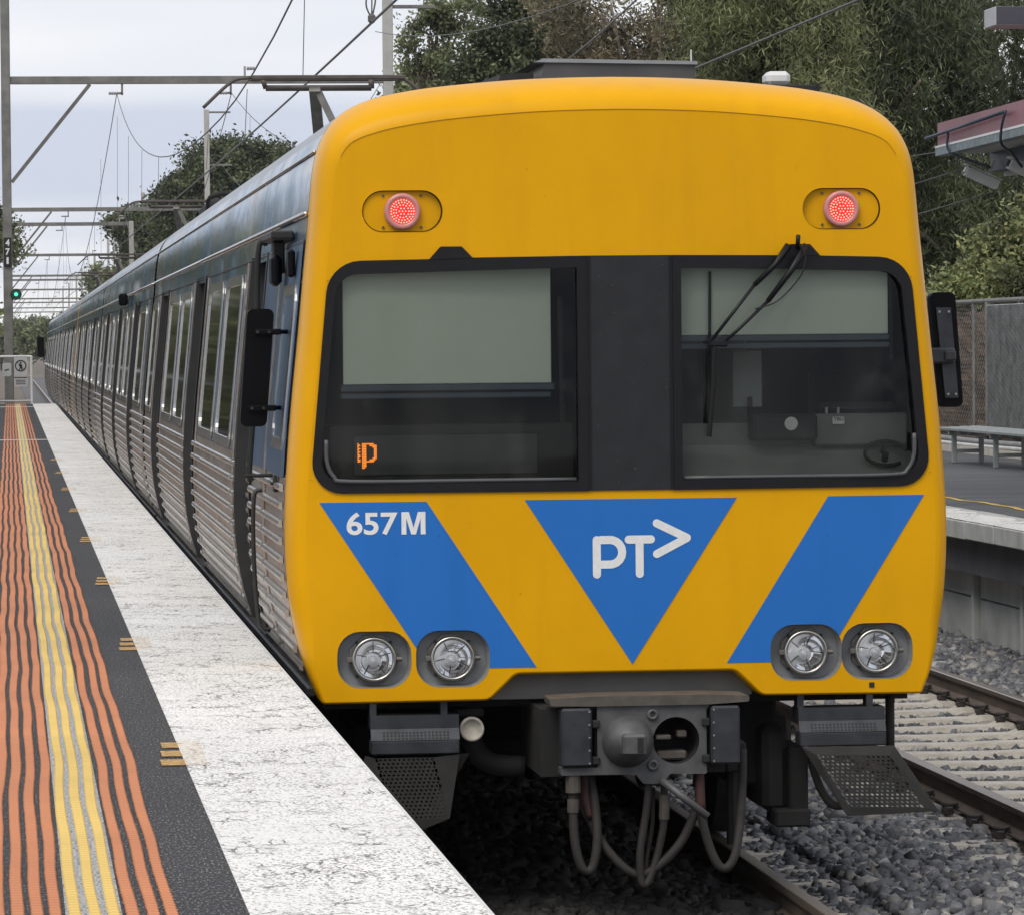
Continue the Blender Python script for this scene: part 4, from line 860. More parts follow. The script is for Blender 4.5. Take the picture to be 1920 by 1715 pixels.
def side(car_, y_start, y_end, wins, doors, pillars, ribs_single=True, first_rib=None):
    ys = sorted({y_start, y_end, *[q for d in doors for q in d]}); prof = [(-x, z) for x, z in sp_] + [(x, z) for x, z in sp_[::-1][1:]]
    b = MB(); eps = .004
    for ya_, yb_ in zip(ys[:-1], ys[1:]):
        isd = any(abs(ya_ - d[0]) < 1e-6 for d in doors)
        for k in range(len(prof) - 1):
            (xa, za), (xb, zb) = prof[k], prof[k + 1]; zm = (za + zb) / 2
            if isd and xa < 0 and xb < 0 and 1.0 < zm < 3.0: continue
            s0 = 1 - eps / 1.5
            mi = 2 if zm > 3.47 else (1 if zm < 1.87 else 0)
            b.add([(xa * s0, ya_, za), (xa * s0, yb_, za), (xb * s0, yb_, zb), (xb * s0, ya_, zb)], [(0, 1, 2, 3)], mi)
    me_ = b.mesh('body_shell', ['steel_side', 'steel_flute', 'roof_steel']); bm = bmesh.new(); bm.from_mesh(me_); bmesh.ops.remove_doubles(bm, verts=bm.verts, dist=.0005); bm.to_mesh(me_); bm.free()
    me_.polygons.foreach_set('use_smooth', [True] * len(me_.polygons)); sh = link('body_shell', me_, car_)
    b = MB(); b.tube([(-(hw(3.115) + .006), y_start, 3.115), (-(hw(3.115) + .006), y_end, 3.115)], .014, 6); b.build('gutter', 'steel_trim', car_, True)
    b = MB(); b.tube([(-(hw(3.40) + .004), y_start, 3.40), (-(hw(3.40) + .004), y_end, 3.40)], .008, 6); b.build('roof_seam', 'steel_trim', car_, True)
    b = MB(); b.tube([(-(hw(2.985) + .002), y_start, 2.985), (-(hw(2.985) + .002), y_end, 2.985)], .004, 5); b.build('panel_seam', 'jamb', car_)
    b = MB(); b.bbox(-1.43, -1.39, y_start, y_end, .885, .935, .01); b.build('step_rail', 'dark_steel', car_)
    for (a, c_) in wins: side_window(car_, None, a, c_)
    cuts = sorted([(d[0], d[1]) for d in doors]); bays = []; y = y_start
    for d0, d1 in cuts: bays.append((y, d0)); y = d1
    bays.append((y, y_end)); bays2 = []
    for a, c_ in bays:
        ps = [p for p in pillars if a < p < c_]; q = a
        for p in ps: bays2.append((q, p)); q = p
        bays2.append((q, c_))
    for a, c_ in bays2:
        if c_ - a < .25: continue
        if ribs_single:
            for z in RIBZ:
                o = link('rib', RIB, car_); o.location = (-hw(z), a + .07, z); o.scale = (1, c_ - a - .14, 1)
        else:
            b = MB()
            for z in RIBZ: b.box(-hw(z) - .02, -hw(z) + .0, a + .07, c_ - .07, z - .016, z + .016)
            b.build('ribs', 'steel_rib', car_)
    for p in pillars:
        b = MB(); zs = np.linspace(.97, 2.98, 14); b.loft([[spt(p - .045, z, .0), spt(p - .045, z, .007), spt(p + .045, z, .007), spt(p + .045, z, 0)] for z in zs], close=False); b.build('pillar', 'steel_flute', car_)
    for d0, d1 in doors:
        mid = (d0 + d1) / 2; zs = np.linspace(1.0, 3.0, 14); dr = None
        b = MB()   # door frame: jambs, head
        for yy, s in ((d0, 1), (d1, -1)):
            b.loft([[spt(yy - s * .03, z, .004), spt(yy - s * .03, z, .009), spt(yy + s * .015, z, .009), spt(yy + s * .015, z, -.10)] for z in zs], close=False)
        b.add([spt(d0, 3.0, .0), spt(d1, 3.0, .0), spt(d1, 3.0, -.1), spt(d0, 3.0, -.1)], [(0, 1, 2, 3)]); b.add([spt(d0, 1.0, .03), spt(d1, 1.0, .03), spt(d1, 1.0, -.1), spt(d0, 1.0, -.1)], [(0, 1, 2, 3)])
        b.build('door_frame', 'jamb', car_)
        for a, c_ in ((d0 + .01, mid - .008), (mid + .008, d1 - .01)):
            b = MB(); b.loft([[spt(a, z, -.085), spt(a, z, -.07), spt(c_, z, -.07), spt(c_, z, -.085)] for z in zs], close=False); dr = b.build('door', 'steel_side', car_, False)
            o = rrect(a + .12, c_ - .12, 1.95, 2.85, .07, 4); b = MB(); b.fill(o, [], lambda p_, q_: spt(p_, q_, -.064)); b.build('door_glass', 'side_glass', dr)
            if ribs_single:
                for z in RIBZ[:10]:
                    o = link('rib', RIB, dr); o.location = (-hw(z) + .07, a + .03, z); o.scale = (1, c_ - a - .06, 1)
    return sh
# front car side
side(car, .40, 21.75, [(5.55, 7.45), (7.85, 9.85), (12.75, 14.5), (14.95, 17.1), (20.05, 21.55)], [(3.25, 4.75), (10.6, 12.0), (17.75, 19.35)], [1.98, 5.1, 10.2, 12.4, 17.4, 19.7])
# cab side: sliding window, grab rail, fittings
side_window(car, 'cab', .62, 1.55, 2.02, 2.80)
b = MB(); zs = np.linspace(1.9, 3.0, 8); b.loft([[spt(.45, z, .003), spt(1.92, z, .003)] for z in zs], close=False); b.build('cab_side_panel', 'cab_panel_blue', car, True)
b = MB(); b.loft([[spt(2.06, z, .003), spt(3.2, z, .003)] for z in np.linspace(1.9, 3.0, 8)], close=False); b.build('cab_side_panel', 'cab_panel_blue', car, True)
b = MB(); b.tube(smooth_path([(-1.50, 2.05, 3.02), (-1.545, 2.05, 2.97), (-1.56, 2.05, 2.4), (-1.60, 2.05, 1.9), (-1.585, 2.05, 1.84)], 5), .014, 8); b.build('grab_rail', 'cab_dark', car, True)
b = MB(); b.tube(smooth_path([(-1.545, 1.95, 1.80), (-1.585, 1.95, 1.76), (-1.588, 1.95, 1.45), (-1.565, 1.95, 1.15), (-1.51, 1.95, 1.10)], 5), .011, 8); b.build('grab_rail', 'jamb', car, True)
b = MB(); b.bbox(-1.53, -1.42, 1.2, 2.3, 3.02, 3.06, .008); b.bbox(-1.50, -1.44, 1.6, 1.72, 2.86, 3.02, .008); b.build('camera_bracket', 'jamb', car)
b = MB(); b.bbox(-1.512, -1.46, 1.5, 1.72, 2.80, 2.95, .02); b.build('side_camera', 'mirror_black', car); b = MB(); b.bbox(-1.475, -1.44, .8, .92, 2.83, 2.96, .012); b.build('side_camera', 'mirror_black', car)
b = MB(); b.tube([(-1.66, 1.4, 1.885), (-1.50, 1.4, 1.885)], .010, 6); b.tube([(-1.56, .95, 1.86), (-1.50, .95, 1.86)], .008, 6); b.bbox(-1.548, -1.53, .90, 1.0, 1.82, 1.90, .004); b.build('latch_bar', 'cab_dark', car)
def mirror(car_, s, y, pts, nm='mirror'):
    b = MB(); lp = rpoly(pts, .03, 4); b.plate(lp, y, y + .07); m_ = b.build(nm, 'mirror_black', car_)
    return m_
ml = mirror(car, -1, .95, [(-1.702, 2.128), (-1.575, 2.128), (-1.533, 2.684), (-1.66, 2.684)])
for z, x in ((2.575, -1.60), (2.215, -1.63)):
    b = MB(); b.bbox(x - .03, x + .10, .925, .95, z - .014, z + .014, .006); b.tube([(x + .08, .96, z), (-hw(z) + .02, 1.1, z)], .012, 6); b.build('mirror_clamp', 'mirror_black', ml)
    for dx_ in (-.015, .04):
        b = MB(); b.lathe_y([(0, .918), (.007, .918), (.007, .925)], (x + dx_, z), 8); b.build('bolt', 'dark_steel', ml)
mr = mirror(car, 1, .62, [(1.592, 2.188), (1.712, 2.188), (1.675, 2.732), (1.552, 2.732)])
b = MB(); b.plate([(1.622, 2.232), (1.685, 2.232), (1.652, 2.66), (1.580, 2.66)], .605, .62); mp_ = b.build('mirror_plate', 'dark_steel', mr)
b = MB(); b.bbox(1.49, 1.665, .57, .604, 2.395, 2.47, .01); b.bbox(1.61, 1.665, .555, .58, 2.41, 2.455, .005); b.build('mirror_arm', 'dark_steel', mr)
for x, z in ((1.595, 2.64), (1.64, 2.64), (1.635, 2.25), (1.672, 2.25)):
    b = MB(); b.lathe_y([(0, .598), (.006, .598), (.006, .605)], (x, z), 8); b.build('bolt', 'bolt', mr)
# roof fittings of the front car
b = MB(); b.add([(-.27, .95, 3.72), (.49, .95, 3.70), (.49, .95, 3.838), (-.23, .95, 3.850), (-.27, 3.4, 3.72), (.49, 3.4, 3.70), (.49, 3.4, 3.838), (-.23, 3.4, 3.850)], [(0, 1, 2, 3), (0, 4, 7, 3), (1, 5, 6, 2), (3, 2, 6, 7), (4, 5, 6, 7)])
ac = b.build('roof_unit', 'roof_grey', car); b = MB(); b.add([(-.285, .935, 3.845), (.50, .935, 3.832), (.50, .935, 3.848), (-.24, .935, 3.862), (-.285, 3.4, 3.845), (.50, 3.4, 3.832), (.50, 3.4, 3.848), (-.24, 3.4, 3.862)], [(0, 1, 2, 3), (3, 2, 6, 7), (0, 1, 5, 4), (1, 5, 6, 2), (0, 4, 7, 3), (4, 5, 6, 7)]); b.build('unit_lid', 'recess_grey', ac)
b = MB(); b.add([(-.46, 1.0, 3.72), (-.27, 1.0, 3.72), (-.285, 1.0, 3.800), (-.44, 1.0, 3.790), (-.46, 2, 3.72), (-.27, 2, 3.72), (-.285, 2, 3.800), (-.50, 2, 3.79)], [(0, 1, 2, 3), (3, 2, 6, 7), (0, 4, 7, 3), (1, 5, 6, 2), (4, 5, 6, 7)]); b.build('roof_cowl', 'underframe', car)
b = MB(); b.bbox(.785, .90, .65, .80, 3.715, 3.782, .02); b.build('antenna', 'antenna_white', car); b = MB(); b.bbox(.75, 1.02, .62, .95, 3.66, 3.716, .006); b.tube([(1.03, .7, 3.65), (1.03, .7, 3.725)], .017, 8); b.bbox(1.1, 1.3, .9, 1.2, 3.55, 3.66, .02); b.build('antenna_base', 'underframe', car)
b = MB(); b.tube([(.51, 1.2, 3.84), (.51, 1.2, 3.92)], .004, 5); b.build('whip_antenna', 'antenna_white', car)
def end_wall(car_, y, dy_):
    b = MB(); lp = [(-1.36, .95), (-1.40, 1.6), (-1.33, 3.2), (-1.1, 3.5), (0, 3.6), (1.1, 3.5), (1.33, 3.2), (1.40, 1.6), (1.36, .95)]; b.plate(lp, y, y + .05); b.build('end_wall', 'underframe', car_)
    b = MB(); b.box(-.5, .5, min(y, y + dy_), max(y, y + dy_), 1.1, 3.2); b.build('gangway', 'underframe', car_)
end_wall(car, 21.70, .5)
# bogies and wheels
def bogie(car_, y):
    b = MB(); b.bbox(-1.12, -.95, y - 1.6, y + 1.6, .42, .62, .03); b.bbox(.95, 1.12, y - 1.6, y + 1.6, .42, .62, .03); b.bbox(-1.0, 1.0, y - .25, y + .25, .4, .7, .03); bg_ = b.build('bogie', 'underframe', car_)
    for q in (-1.2, 1.2):
        b = MB(); 
        for s in (-1, 1):
            x = s * .80; 
            vs = []
            b.tube([(x - .065, y + q, .445), (x + .065, y + q, .445)], .445, 24)
        b.tube([(-.8, y + q, .445), (.8, y + q, .445)], .08, 10); b.build('wheelset', 'underframe', bg_)
bogie(car, 3.6); bogie(car, 18.2)

# ---- pantograph, standing on the roof as part of a car
def pantograph(car_, y):
    b = MB(); b.bbox(-.7, .7, y - .7, y - .6, 3.72, 3.82, .01); b.bbox(-.7, .7, y + .6, y + .7, 3.72, 3.82, .01); b.bbox(-.62, -.52, y - .7, y + .7, 3.80, 3.86, .01); b.bbox(.52, .62, y - .7, y + .7, 3.80, 3.86, .01)
    pn = b.build('pantograph', 'underframe', car_)
    for s in (-1, 1):
        for q in (-.65, .65):
            b = MB(); b.tube([(s * .6, y + q, 3.66), (s * .6, y + q, 3.70), (s * .6, y + q, 3.74)], [.05, .07, .05], 10); b.build('insulator', 'insulator', pn)
    b = MB(); b.bar((.25, y - .5, 3.86), (.12, y + .75, 4.42), .15, .08); b.build('lower_arm', 'pant_steel', pn)
    b = MB(); b.bar((.12, y + .75, 4.42), (.02, y - .1, 4.86), .10, .05); b.bar((.5, y - .3, 3.86), (.05, y - .05, 4.86), .05, .05); b.build('upper_arm', 'pant_steel', pn)
    b = MB(); b.tube([(-.42, y, 4.875), (.55, y, 4.875)], .028, 8); b.bar((-.42, y, 4.87), (-.45, y, 4.96), .05, .04); b.bar((.55, y, 4.87), (.55, y, 4.96), .05, .04); b.build('head_frame', 'pant_strip', pn, True)
    b = MB(); b.bbox(-.56, .85, y - .16, y - .10, 4.945, 4.985, .008); b.bbox(-.56, .85, y + .10, y + .16, 4.945, 4.985, .008); b.build('contact_strip', 'pant_strip', pn)
    for s in (-1, 1):
        o_ = .14; b = MB(); b.tube(smooth_path([(s * .56 + (.14 if s > 0 else 0), y - .13, 4.965), (s * .70 + (.14 if s > 0 else 0), y - .13, 4.945), (s * .82 + (.14 if s > 0 else 0), y - .13, 4.86), (s * 1.0 + (.14 if s > 0 else 0), y - .13, 4.69)], 5), .018, 6); b.build('horn', 'pant_strip', pn, True)
    return pn
pantograph(car, 20.6)
b = MB(); b.bbox(-1.1, -.7, 17.0, 19.2, 3.62, 3.75, .03); b.tube(smooth_path([(-1.15, 16.4, 3.62), (-1.15, 16.0, 3.72), (-1.0, 16.0, 3.75), (-.9, 16.4, 3.68)], 4), .02, 6); b.build('roof_equipment', 'underframe', car, True)

# ------------------------------------------------ the other cars
GRP = 'rail cars of the train at the platform'
names = ['second rail car from the front, ribbed steel side with tall windows', 'third rail car with a raised pantograph and yellow rear cab', 'fourth rail car from the front with yellow leading cab', 'fifth rail car from the front, dark windowed steel side', 'sixth and last rail car with a mirror at its far end']
y0 = 22.0; L = 23.6
wmid = [(1.6, 3.9), (6.3, 8.2), (8.7, 10.7), (12.9, 14.8), (15.3, 17.3), (20.0, 22.3)]; dmid = [(4.3, 5.7), (11.1, 12.5), (17.8, 19.2)]; pmid = [1.0, 6.0, 10.9, 12.7, 17.6, 19.5, 22.7]
for i, lab in enumerate(names):
    c_ = thing('rail_car', (0, y0 + i * L, 0), lab, 'rail car', GRP)
    side(c_, .22, L - .22, wmid, dmid, pmid, ribs_single=(i == 0))
    b = MB(); b.box(-1.3, 1.3, .3, L - .3, .70, .95); b.build('underframe', 'underframe', c_); end_wall(c_, .25, -.4); end_wall(c_, L - .3, .4); bogie(c_, 3.6); bogie(c_, L - 3.6)
    if i in (2,): n_ = link('cab_front', nose_mesh([])[0].mesh('cab_front', 'yellow', True), c_); n_.location = (0, -.12, 0)
    if i in (1,): n_ = link('cab_front', nose_mesh([])[0].mesh('cab_front', 'yellow', True), c_); n_.location = (0, L + .12, 0); n_.rotation_euler = (0, 0, math.pi)
    if i in (1, 3, 4): pantograph(c_, {1: 8.8, 3: 3.0, 4: 6.5}[i])
    if i == 4: mm = mirror(c_, -1, L - 1, [(-1.80, 2.25), (-1.55, 2.25), (-1.55, 2.95), (-1.80, 2.95)])
    if i == 0:
        b = MB(); b.bbox(-1.52, -1.42, 9.2, 9.5, 3.0, 3.14, .02); b.build('side_camera', 'mirror_black', c_)
# ================================================================== OVERHEAD LINE
simple('galv', (0.19, 0.185, 0.172), 0.6, 0.4, 0.25, 3)
simple('galv_pale', (0.36, 0.37, 0.36), 0.6, 0.3, 0.3, 5)
simple('galv_dark', (0.15, 0.145, 0.135), 0.65, 0.3, 0.25, 3)
simple('concrete_mast', (0.40, 0.39, 0.37), 0.8, 0, 0.12, 3)
simple('wire', (0.13, 0.125, 0.115), 0.5, 0.6, 0.1)
simple('sign_black', (0.012, 0.012, 0.012), 0.5, 0, 0.1); simple('sign_white', (0.66, 0.66, 0.64), 0.5, 0, 0.05); simple('sign_grey', (0.45, 0.46, 0.46), 0.5, 0, 0.05)
XL, XR, ZB = -2.80, 7.95, 10.05
def portal(y, label, zb=ZB, right_top=14.5, arm=None, left=True, xr=XR):
    p = thing('catenary_portal', (0, y, -.4), label, 'portal', 'portals carrying the overhead wires')
    z0 = .4
    if left:
        b = MB(); b.bbox(XL - .13, XL + .13, -.13, .13, 0, 12.6 + z0, .02); b.build('mast', 'galv', p)
    b = MB(); b.bbox(xr - .14, xr + .14, -.14, .14, 0, right_top + z0, .02); b.build('mast', 'concrete_mast', p)
    b = MB(); b.bbox(XL + .131, xr - .141, -.07, .07, zb - .11 + z0, zb + .11 + z0, .012); b.build('beam', 'galv', p)
    b = MB(); b.bar((XL + .14, -.09, 7.2 + z0), (-.45, -.09, zb - .12 + z0), .12, .10); b.build('brace', 'galv_dark', p)
    for xi in (.45, 3.5):
        b = MB(); b.bar((xi, 0, zb + z0 - .10), (xi, 0, zb - .42 + z0), .06); b.bar((xi, 0, zb - .37 + z0), (xi - .12, 0, zb - .37 + z0), .06); ins = b.build('drop_bracket', 'galv', p)
        b = MB(); b.tube([(xi - .10 - .035 * k, 0, zb - .37 + z0) for k in range(9)], [.05 if k % 2 else .028 for k in range(9)], 8); b.build('insulator', 'insulator', ins)
    for xi in (3.9,):
        b = MB(); b.bar((xi, 0, zb + .1 + z0), (xi, 0, zb + .38 + z0), .06); b.tube([(xi + .05 + .04 * k, 0, zb + .32 + z0) for k in range(7)], [.06 if k % 2 else .035 for k in range(7)], 8); b.build('top_insulator', 'insulator', p)
    for z, L_ in (arm or []):
        b = MB(); b.bbox(xr + .141, xr + L_, -.05, .05, z - .05 + z0, z + .05 + z0, .01); b.build('crossarm', 'galv', p)
    return p
portal(105, 'nearest portal with number plate mast at the end of the platform', arm=[(12.1, 1.35)])
portal(220, 'second nearest portal with tall pole and two short side arms', right_top=15.4, arm=[(15.25, 1.3), (12.4, 1.35)])
portal(248, 'portal just behind the pole with two side arms', xr=4.6, right_top=10.2)
portal(335, 'portal with pale pole in front of the far left hand trees', right_top=15, arm=[(14.2, 1.5)])
lab = ['fifth', 'sixth', 'seventh', 'eighth', 'ninth', 'tenth', 'eleventh']
for q, y in enumerate((434, 461, 538, 637, 690, 780, 870)): portal(y, f'small distant portal, {lab[q]} along the line from the platform')
# number plate and signal on the first mast
np_ = thing('number_plate', (XL, 104.82, 4.85), 'tall black plate with white digits 4 7 1 on the mast', 'number plate')
b = MB(); b.bbox(-.11, .11, -.04, .03, 0, .80, .01); b.build('plate', 'sign_black', np_)
for d, z in (('4', .56), ('7', .31), ('1', .06)):
    me = text_mesh(d, -.06 if d != '1' else -.035, .06 if d != '1' else .025, z, z + .19, -.046, .03); me.materials.clear(); me.materials.append(MATS['sign_white']); link('digit', me, np_)
sg = thing('rail_signal', (XL + .14, 104.8, 3.9), 'round signal lamp glowing green on the left mast', 'signal')
b = MB(); b.lathe_y([(.0, .10), (.15, .10), (.16, .02), (.15, -.02), (.12, 0)], (.08, .16), 20); b.build('backing_disc', 'sign_black', sg, True)
b = MB(); b.lathe_y([(0, -.006), (.06, -.004), (.115, .0)], (.08, .16), 20); b.build('lamp_glass', 'lamp_green_glass', sg, True); b = MB(); b.lathe_y([(0, -.03), (.035, -.024), (.05, -.008)], (.08, .16), 16); b.build('green_lamp', 'signal_green', sg, True)
b = MB(); b.tube([(.08 + .135 * math.cos(a), -.12, .16 + .135 * math.sin(a)) for a in np.linspace(.1, math.pi - .1, 9)], .012, 5); b.bbox(-.08, .0, .03, .08, .12, .20, .01); b.build('signal_hood', 'sign_black', sg)

def wire(pts, r, label, group=None, name='overhead_wire', n=5):
    b = MB(); b.tube(pts, r, n); o = b.build(name, 'wire', None, True); tag(o, label, 'wire', group); return o
def cat_z(y, ya, za, yb, zb, ym, zm): 
    k = (za - zm) / (ya - ym) ** 2 if y < ym else (zb - zm) / (yb - ym) ** 2
    return zm + k * (y - ym) ** 2
WG = 'overhead wires above the tracks'
for tk, (xw, lab) in enumerate(((0.0, 'left'), (3.42, 'right'))):
    wire([(xw + .08 * math.sin(y * .05), y, 5.02) for y in range(-30, 900, 6)], .011, f'straight contact wire above the {lab} track', WG)
    spans = [(-9.0, 105), (105, 220), (220, 335), (335, 434), (434, 538)]
    for si, (ya, yb) in enumerate(spans):
        ym = (ya + yb) / 2 - (10 if si == 0 else 0); zm = 5.5
        pts = [(xw + (.30 if tk == 0 else .1) * (abs(y - ym) / (yb - ym)) ** 2 , y, cat_z(y, ya, 9.68, yb, 9.68, ym, zm)) for y in np.linspace(ya, yb, 30)]
        mw = wire(pts, .0105 if si == 0 else .012, f'sagging suspension wire over the {lab} track, span {["nearest the camera", "beyond the first portal", "beyond the second portal", "beyond the fourth portal", "farthest away"][si]}', WG)
        if si < 3:
            b = MB()
            for q in range(1, 11):
                y = ya + (yb - ya) * q / 11; z = cat_z(y, ya, 9.68, yb, 9.68, ym, zm)
                if y > 12 and z - 5.02 > .1: b.tube([(xw + .05, y, z), (xw + .02, y, 5.03)], .0045, 4)
            b.build('dropper', 'wire', mw)
wire([(7.6, y, 11.4 - 2.9 * (1 - ((y - 40) / 65) ** 2) + .0) for y in np.linspace(-20, 105, 24)], .012, 'feeder wire sagging in front of the dark trees', WG)
wire([(8.9, y, 12.2 - 3.2 * (1 - ((y - 162) / 58) ** 2)) for y in np.linspace(105, 220, 24)], .012, 'feeder wire between the two tall right hand poles', WG)
# tied-up wire loop hanging over the near wire
wl = thing('wire_loop', (0.05, 14.4, 5.05), 'small loop of tied wire hanging above the contact wire', 'wire loop')
b = MB(); b.tube(smooth_path([(0, 0, 0), (-.04, 0, .09), (-.035, 0, .17), (.0, 0, .19), (.03, 0, .15), (.015, 0, .06), (.0, 0, .0)], 4), .007, 5); b.build('loop', 'wire', wl); b = MB(); b.tube([(.0, 0, 0), (.015, 0, .8), (.03, 0, 4.2)], .006, 5); b.build('tail', 'wire', wl); b = MB(); b.bbox(-.03, .03, -.03, .03, -.04, .04, .02); b.build('clamp', 'wire', wl)

# ================================================================== PLATFORM END
fe = thing('end_fence', (-2.9, 100.0, 1.05), 'white pipe barrier fence across the platform end', 'fence')
b = MB(); b.tube([(-4, 0, 1.28), (.72, 0, 1.28)], .03, 8); b.build('top_rail', 'sign_white', fe); b = MB(); b.tube([(-4, 0, .08), (.72, 0, .08)], .03, 8); b.build('bottom_rail', 'sign_grey', fe)
b = MB(); b.tube([(.70, 0, 0), (.70, 0, 1.30)], .035, 8); b.build('post', 'sign_white', fe); b = MB(); b.tube([(-1.6, 0, 0), (-1.6, 0, 1.30)], .035, 8); b.build('post', 'sign_white', fe)
sn = thing('warning_sign', (-2.49, 99.92, 1.62), 'white no pedestrians sign with text panel on the end fence', 'sign')
b = MB(); b.plate(rrect(-.18, .18, .18, .72, .04, 4), -.01, .02); b.build('board', 'sign_grey', sn); b = MB(); b.plate(rrect(-.18, .18, -.10, .12, .03, 3), -.01, .02); b.build('text_board', 'sign_grey', sn)
b = MB(); b.plate(circ(0, .46, .155, 28), -.016, -.011, holes=[circ(0, .46, .125, 28)]); b.build('ring', 'sign_black', sn)
b = MB(); b.plate(circ(0, .545, .022, 12), -.018, -.012); b.plate(rpoly([(-.02, .44), (-.045, .35), (-.02, .34), (.0, .41), (.03, .34), (.055, .35), (.03, .45), (.05, .47), (.04, .485), (.02, .475), (.02, .515), (-.025, .515), (-.05, .46), (-.035, .45)], 0), -.018, -.012); b.build('pedestrian_figure', 'sign_black', sn)
b = MB(); b.bar((-.10, -.02, .56), (.10, -.02, .36), .014, .006); b.build('slash', 'sign_black', sn); b = MB(); b.box(-.17, .17, -.014, -.011, .125, .15)
for k in range(3): b.box(-.13, .13, -.014, -.011, .06 - k * .05, .08 - k * .05)
b.build('text_line', 'sign_black', sn)
sn2 = thing('warning_sign', (-2.86, 99.92, 1.80), 'small pale sign at the left end of the end fence', 'sign')
b = MB(); b.plate(rrect(-.12, .12, 0, .36, .05, 4), -.01, .02); b.build('board', 'sign_grey', sn2); b = MB(); b.plate(rpoly([(-.07, .17), (.05, .2), (.07, .18), (-.05, .14)], 0), -.016, -.011); b.build('mark', 'sign_black', sn2)

# ================================================================== RIGHT PLATFORM FURNITURE
simple('bench_grey', (0.24, 0.26, 0.25), 0.6, 0, 0.15, 6)
bn = thing('bench', (8.5, 31.8, 1.05), 'grey slatted bench on the right platform in front of the mesh fence', 'bench')
for k in range(4):
    b = MB(); b.bbox(-.17 + k * .125, -.17 + k * .125 + .105, -4.2, .6, .385 + .004 * k, .42 + .004 * k, .006); b.build('slat', 'bench_grey', bn)
for y in (.15, -2.1, -4.0):
    for x in (-.08, .25):
        b = MB(); b.bbox(x - .028, x + .028, y - .028, y + .028, 0, .36, .005); b.build('leg', 'bench_grey', bn)
    b = MB(); b.bbox(-.15, .32, y - .03, y + .03, .33, .384, .005); b.build('bearer', 'bench_grey', bn); b = MB(); b.bbox(-.05, .22, y - .02, y + .02, .12, .165, .004); b.build('stretcher', 'bench_grey', bn)
# pipes along the kerb
simple('pipe_white', (0.5, 0.5, 0.48), 0.55, 0, 0.15, 4); simple('pipe_rust', (0.20, 0.12, 0.09), 0.7, 0, 0.25, 4); simple('pipe_grey', (0.22, 0.22, 0.22), 0.6, 0, 0.2, 4)
for nm, z, x, mt, lb in (('pipe', 1.30, 9.78, 'pipe_rust', 'rusty brown pipe running along the fence foot'), ('pipe', 1.20, 9.70, 'pipe_grey', 'grey pipe between the rusty and the white pipe at the fence'), ('pipe', 1.155, 9.60, 'pipe_white', 'white pipe lying lowest along the fence foot')):
    b = MB(); b.tube([(x, q, z + .006 * math.sin(q)) for q in np.arange(22, 75, 1.5)], .038 if mt != 'pipe_white' else .025, 8); tag(b.build('pipe', mt, None, True), lb, 'pipe', 'pipes along the fence foot')
# chain link fence
fx = thing('chain_link_fence', (9.92, 22, 1.05), 'galvanised chain link fence behind the right platform', 'fence')
b = MB(); b.tube([(0, 0, 1.97), (0, 55, 1.97)], .032, 8); b.build('top_rail', 'galv', fx)
for y in (10.2, 12.9, 15.6, 18.4, 21, 24, 27, 30, 33):
    b = MB(); b.tube([(0, y, 0), (0, y, 1.97)], .032, 8); b.build('post', 'galv', fx)
b = MB(); st = .11
nL = int(26 / st)
for k in range(-18, nL):
    for s in (1, -1):
        y0_ = 8 + k * st; p = (.035 * s * .2, y0_ if s > 0 else y0_ + 1.95, 0.02); q = (.035 * s * .2, y0_ + 1.95 if s > 0 else y0_, 1.96)
        b.bar(p, q, .004, .004)
tag(b.build('mesh_wire', 'galv', fx), kind='stuff')
# finer mesh panel leaning inside the fence, grey
t = NT('shade_mesh'); mp = t.coord((1, 26, 26)); bk = t.n('ShaderNodeTexVoronoi', feature='DISTANCE_TO_EDGE'); bk.inputs['Scale'].default_value = 1; t.l(mp, 0, bk, 'Vector')
al = t.ramp(bk, 0, [(0.16, 1.0), (0.24, 0.35)]); t.l(al, 0, t.p, 'Alpha'); t.base(t.ramp(t.noise(4, 5), 0, [(0.3, (0.20, 0.21, 0.20)), (0.7, (0.34, 0.35, 0.34))]).outputs[0]); t.set(Roughness=0.7); MATS['shade_mesh'] = t.m
pn = thing('mesh_panel', (9.80, 24.0, 1.30), 'grey wire mesh panel fixed to the fence behind the bench', 'mesh panel')
for lay, (pit, ph_) in enumerate(((.075, 0), (.085, .03))):
    b = MB(); H_ = 1.66
    for k in range(-int(H_ / pit) - 1, int(12.3 / pit)):
        for s in (1, -1):
            ya_ = k * pit + ph_; q0, q1 = max(0, -ya_), min(H_, 12.3 - ya_)
            if q1 - q0 < .05: continue
            f_ = (lambda u: (lay * .05 + .006 * s, ya_ + u, u)) if s > 0 else (lambda u: (lay * .05 + .006 * s, ya_ + u, H_ - u))
            b.bar(f_(q0), f_(q1), .013, .010)
    tag(b.build('mesh_wire', 'galv_pale', pn), kind='stuff')
b = MB(); b.tube([(0, 12.3, -.1), (0, 12.3, 1.7)], .028, 8); b.build('edge_post', 'galv', pn); b = MB(); b.tube([(0, 0, -.1), (0, 0, 1.7)], .028, 8); b.build('edge_post', 'galv', pn); b = MB(); b.tube([(0, 7.5, -.1), (0, 7.5, 1.7)], .022, 8); b.build('edge_post', 'galv', pn)
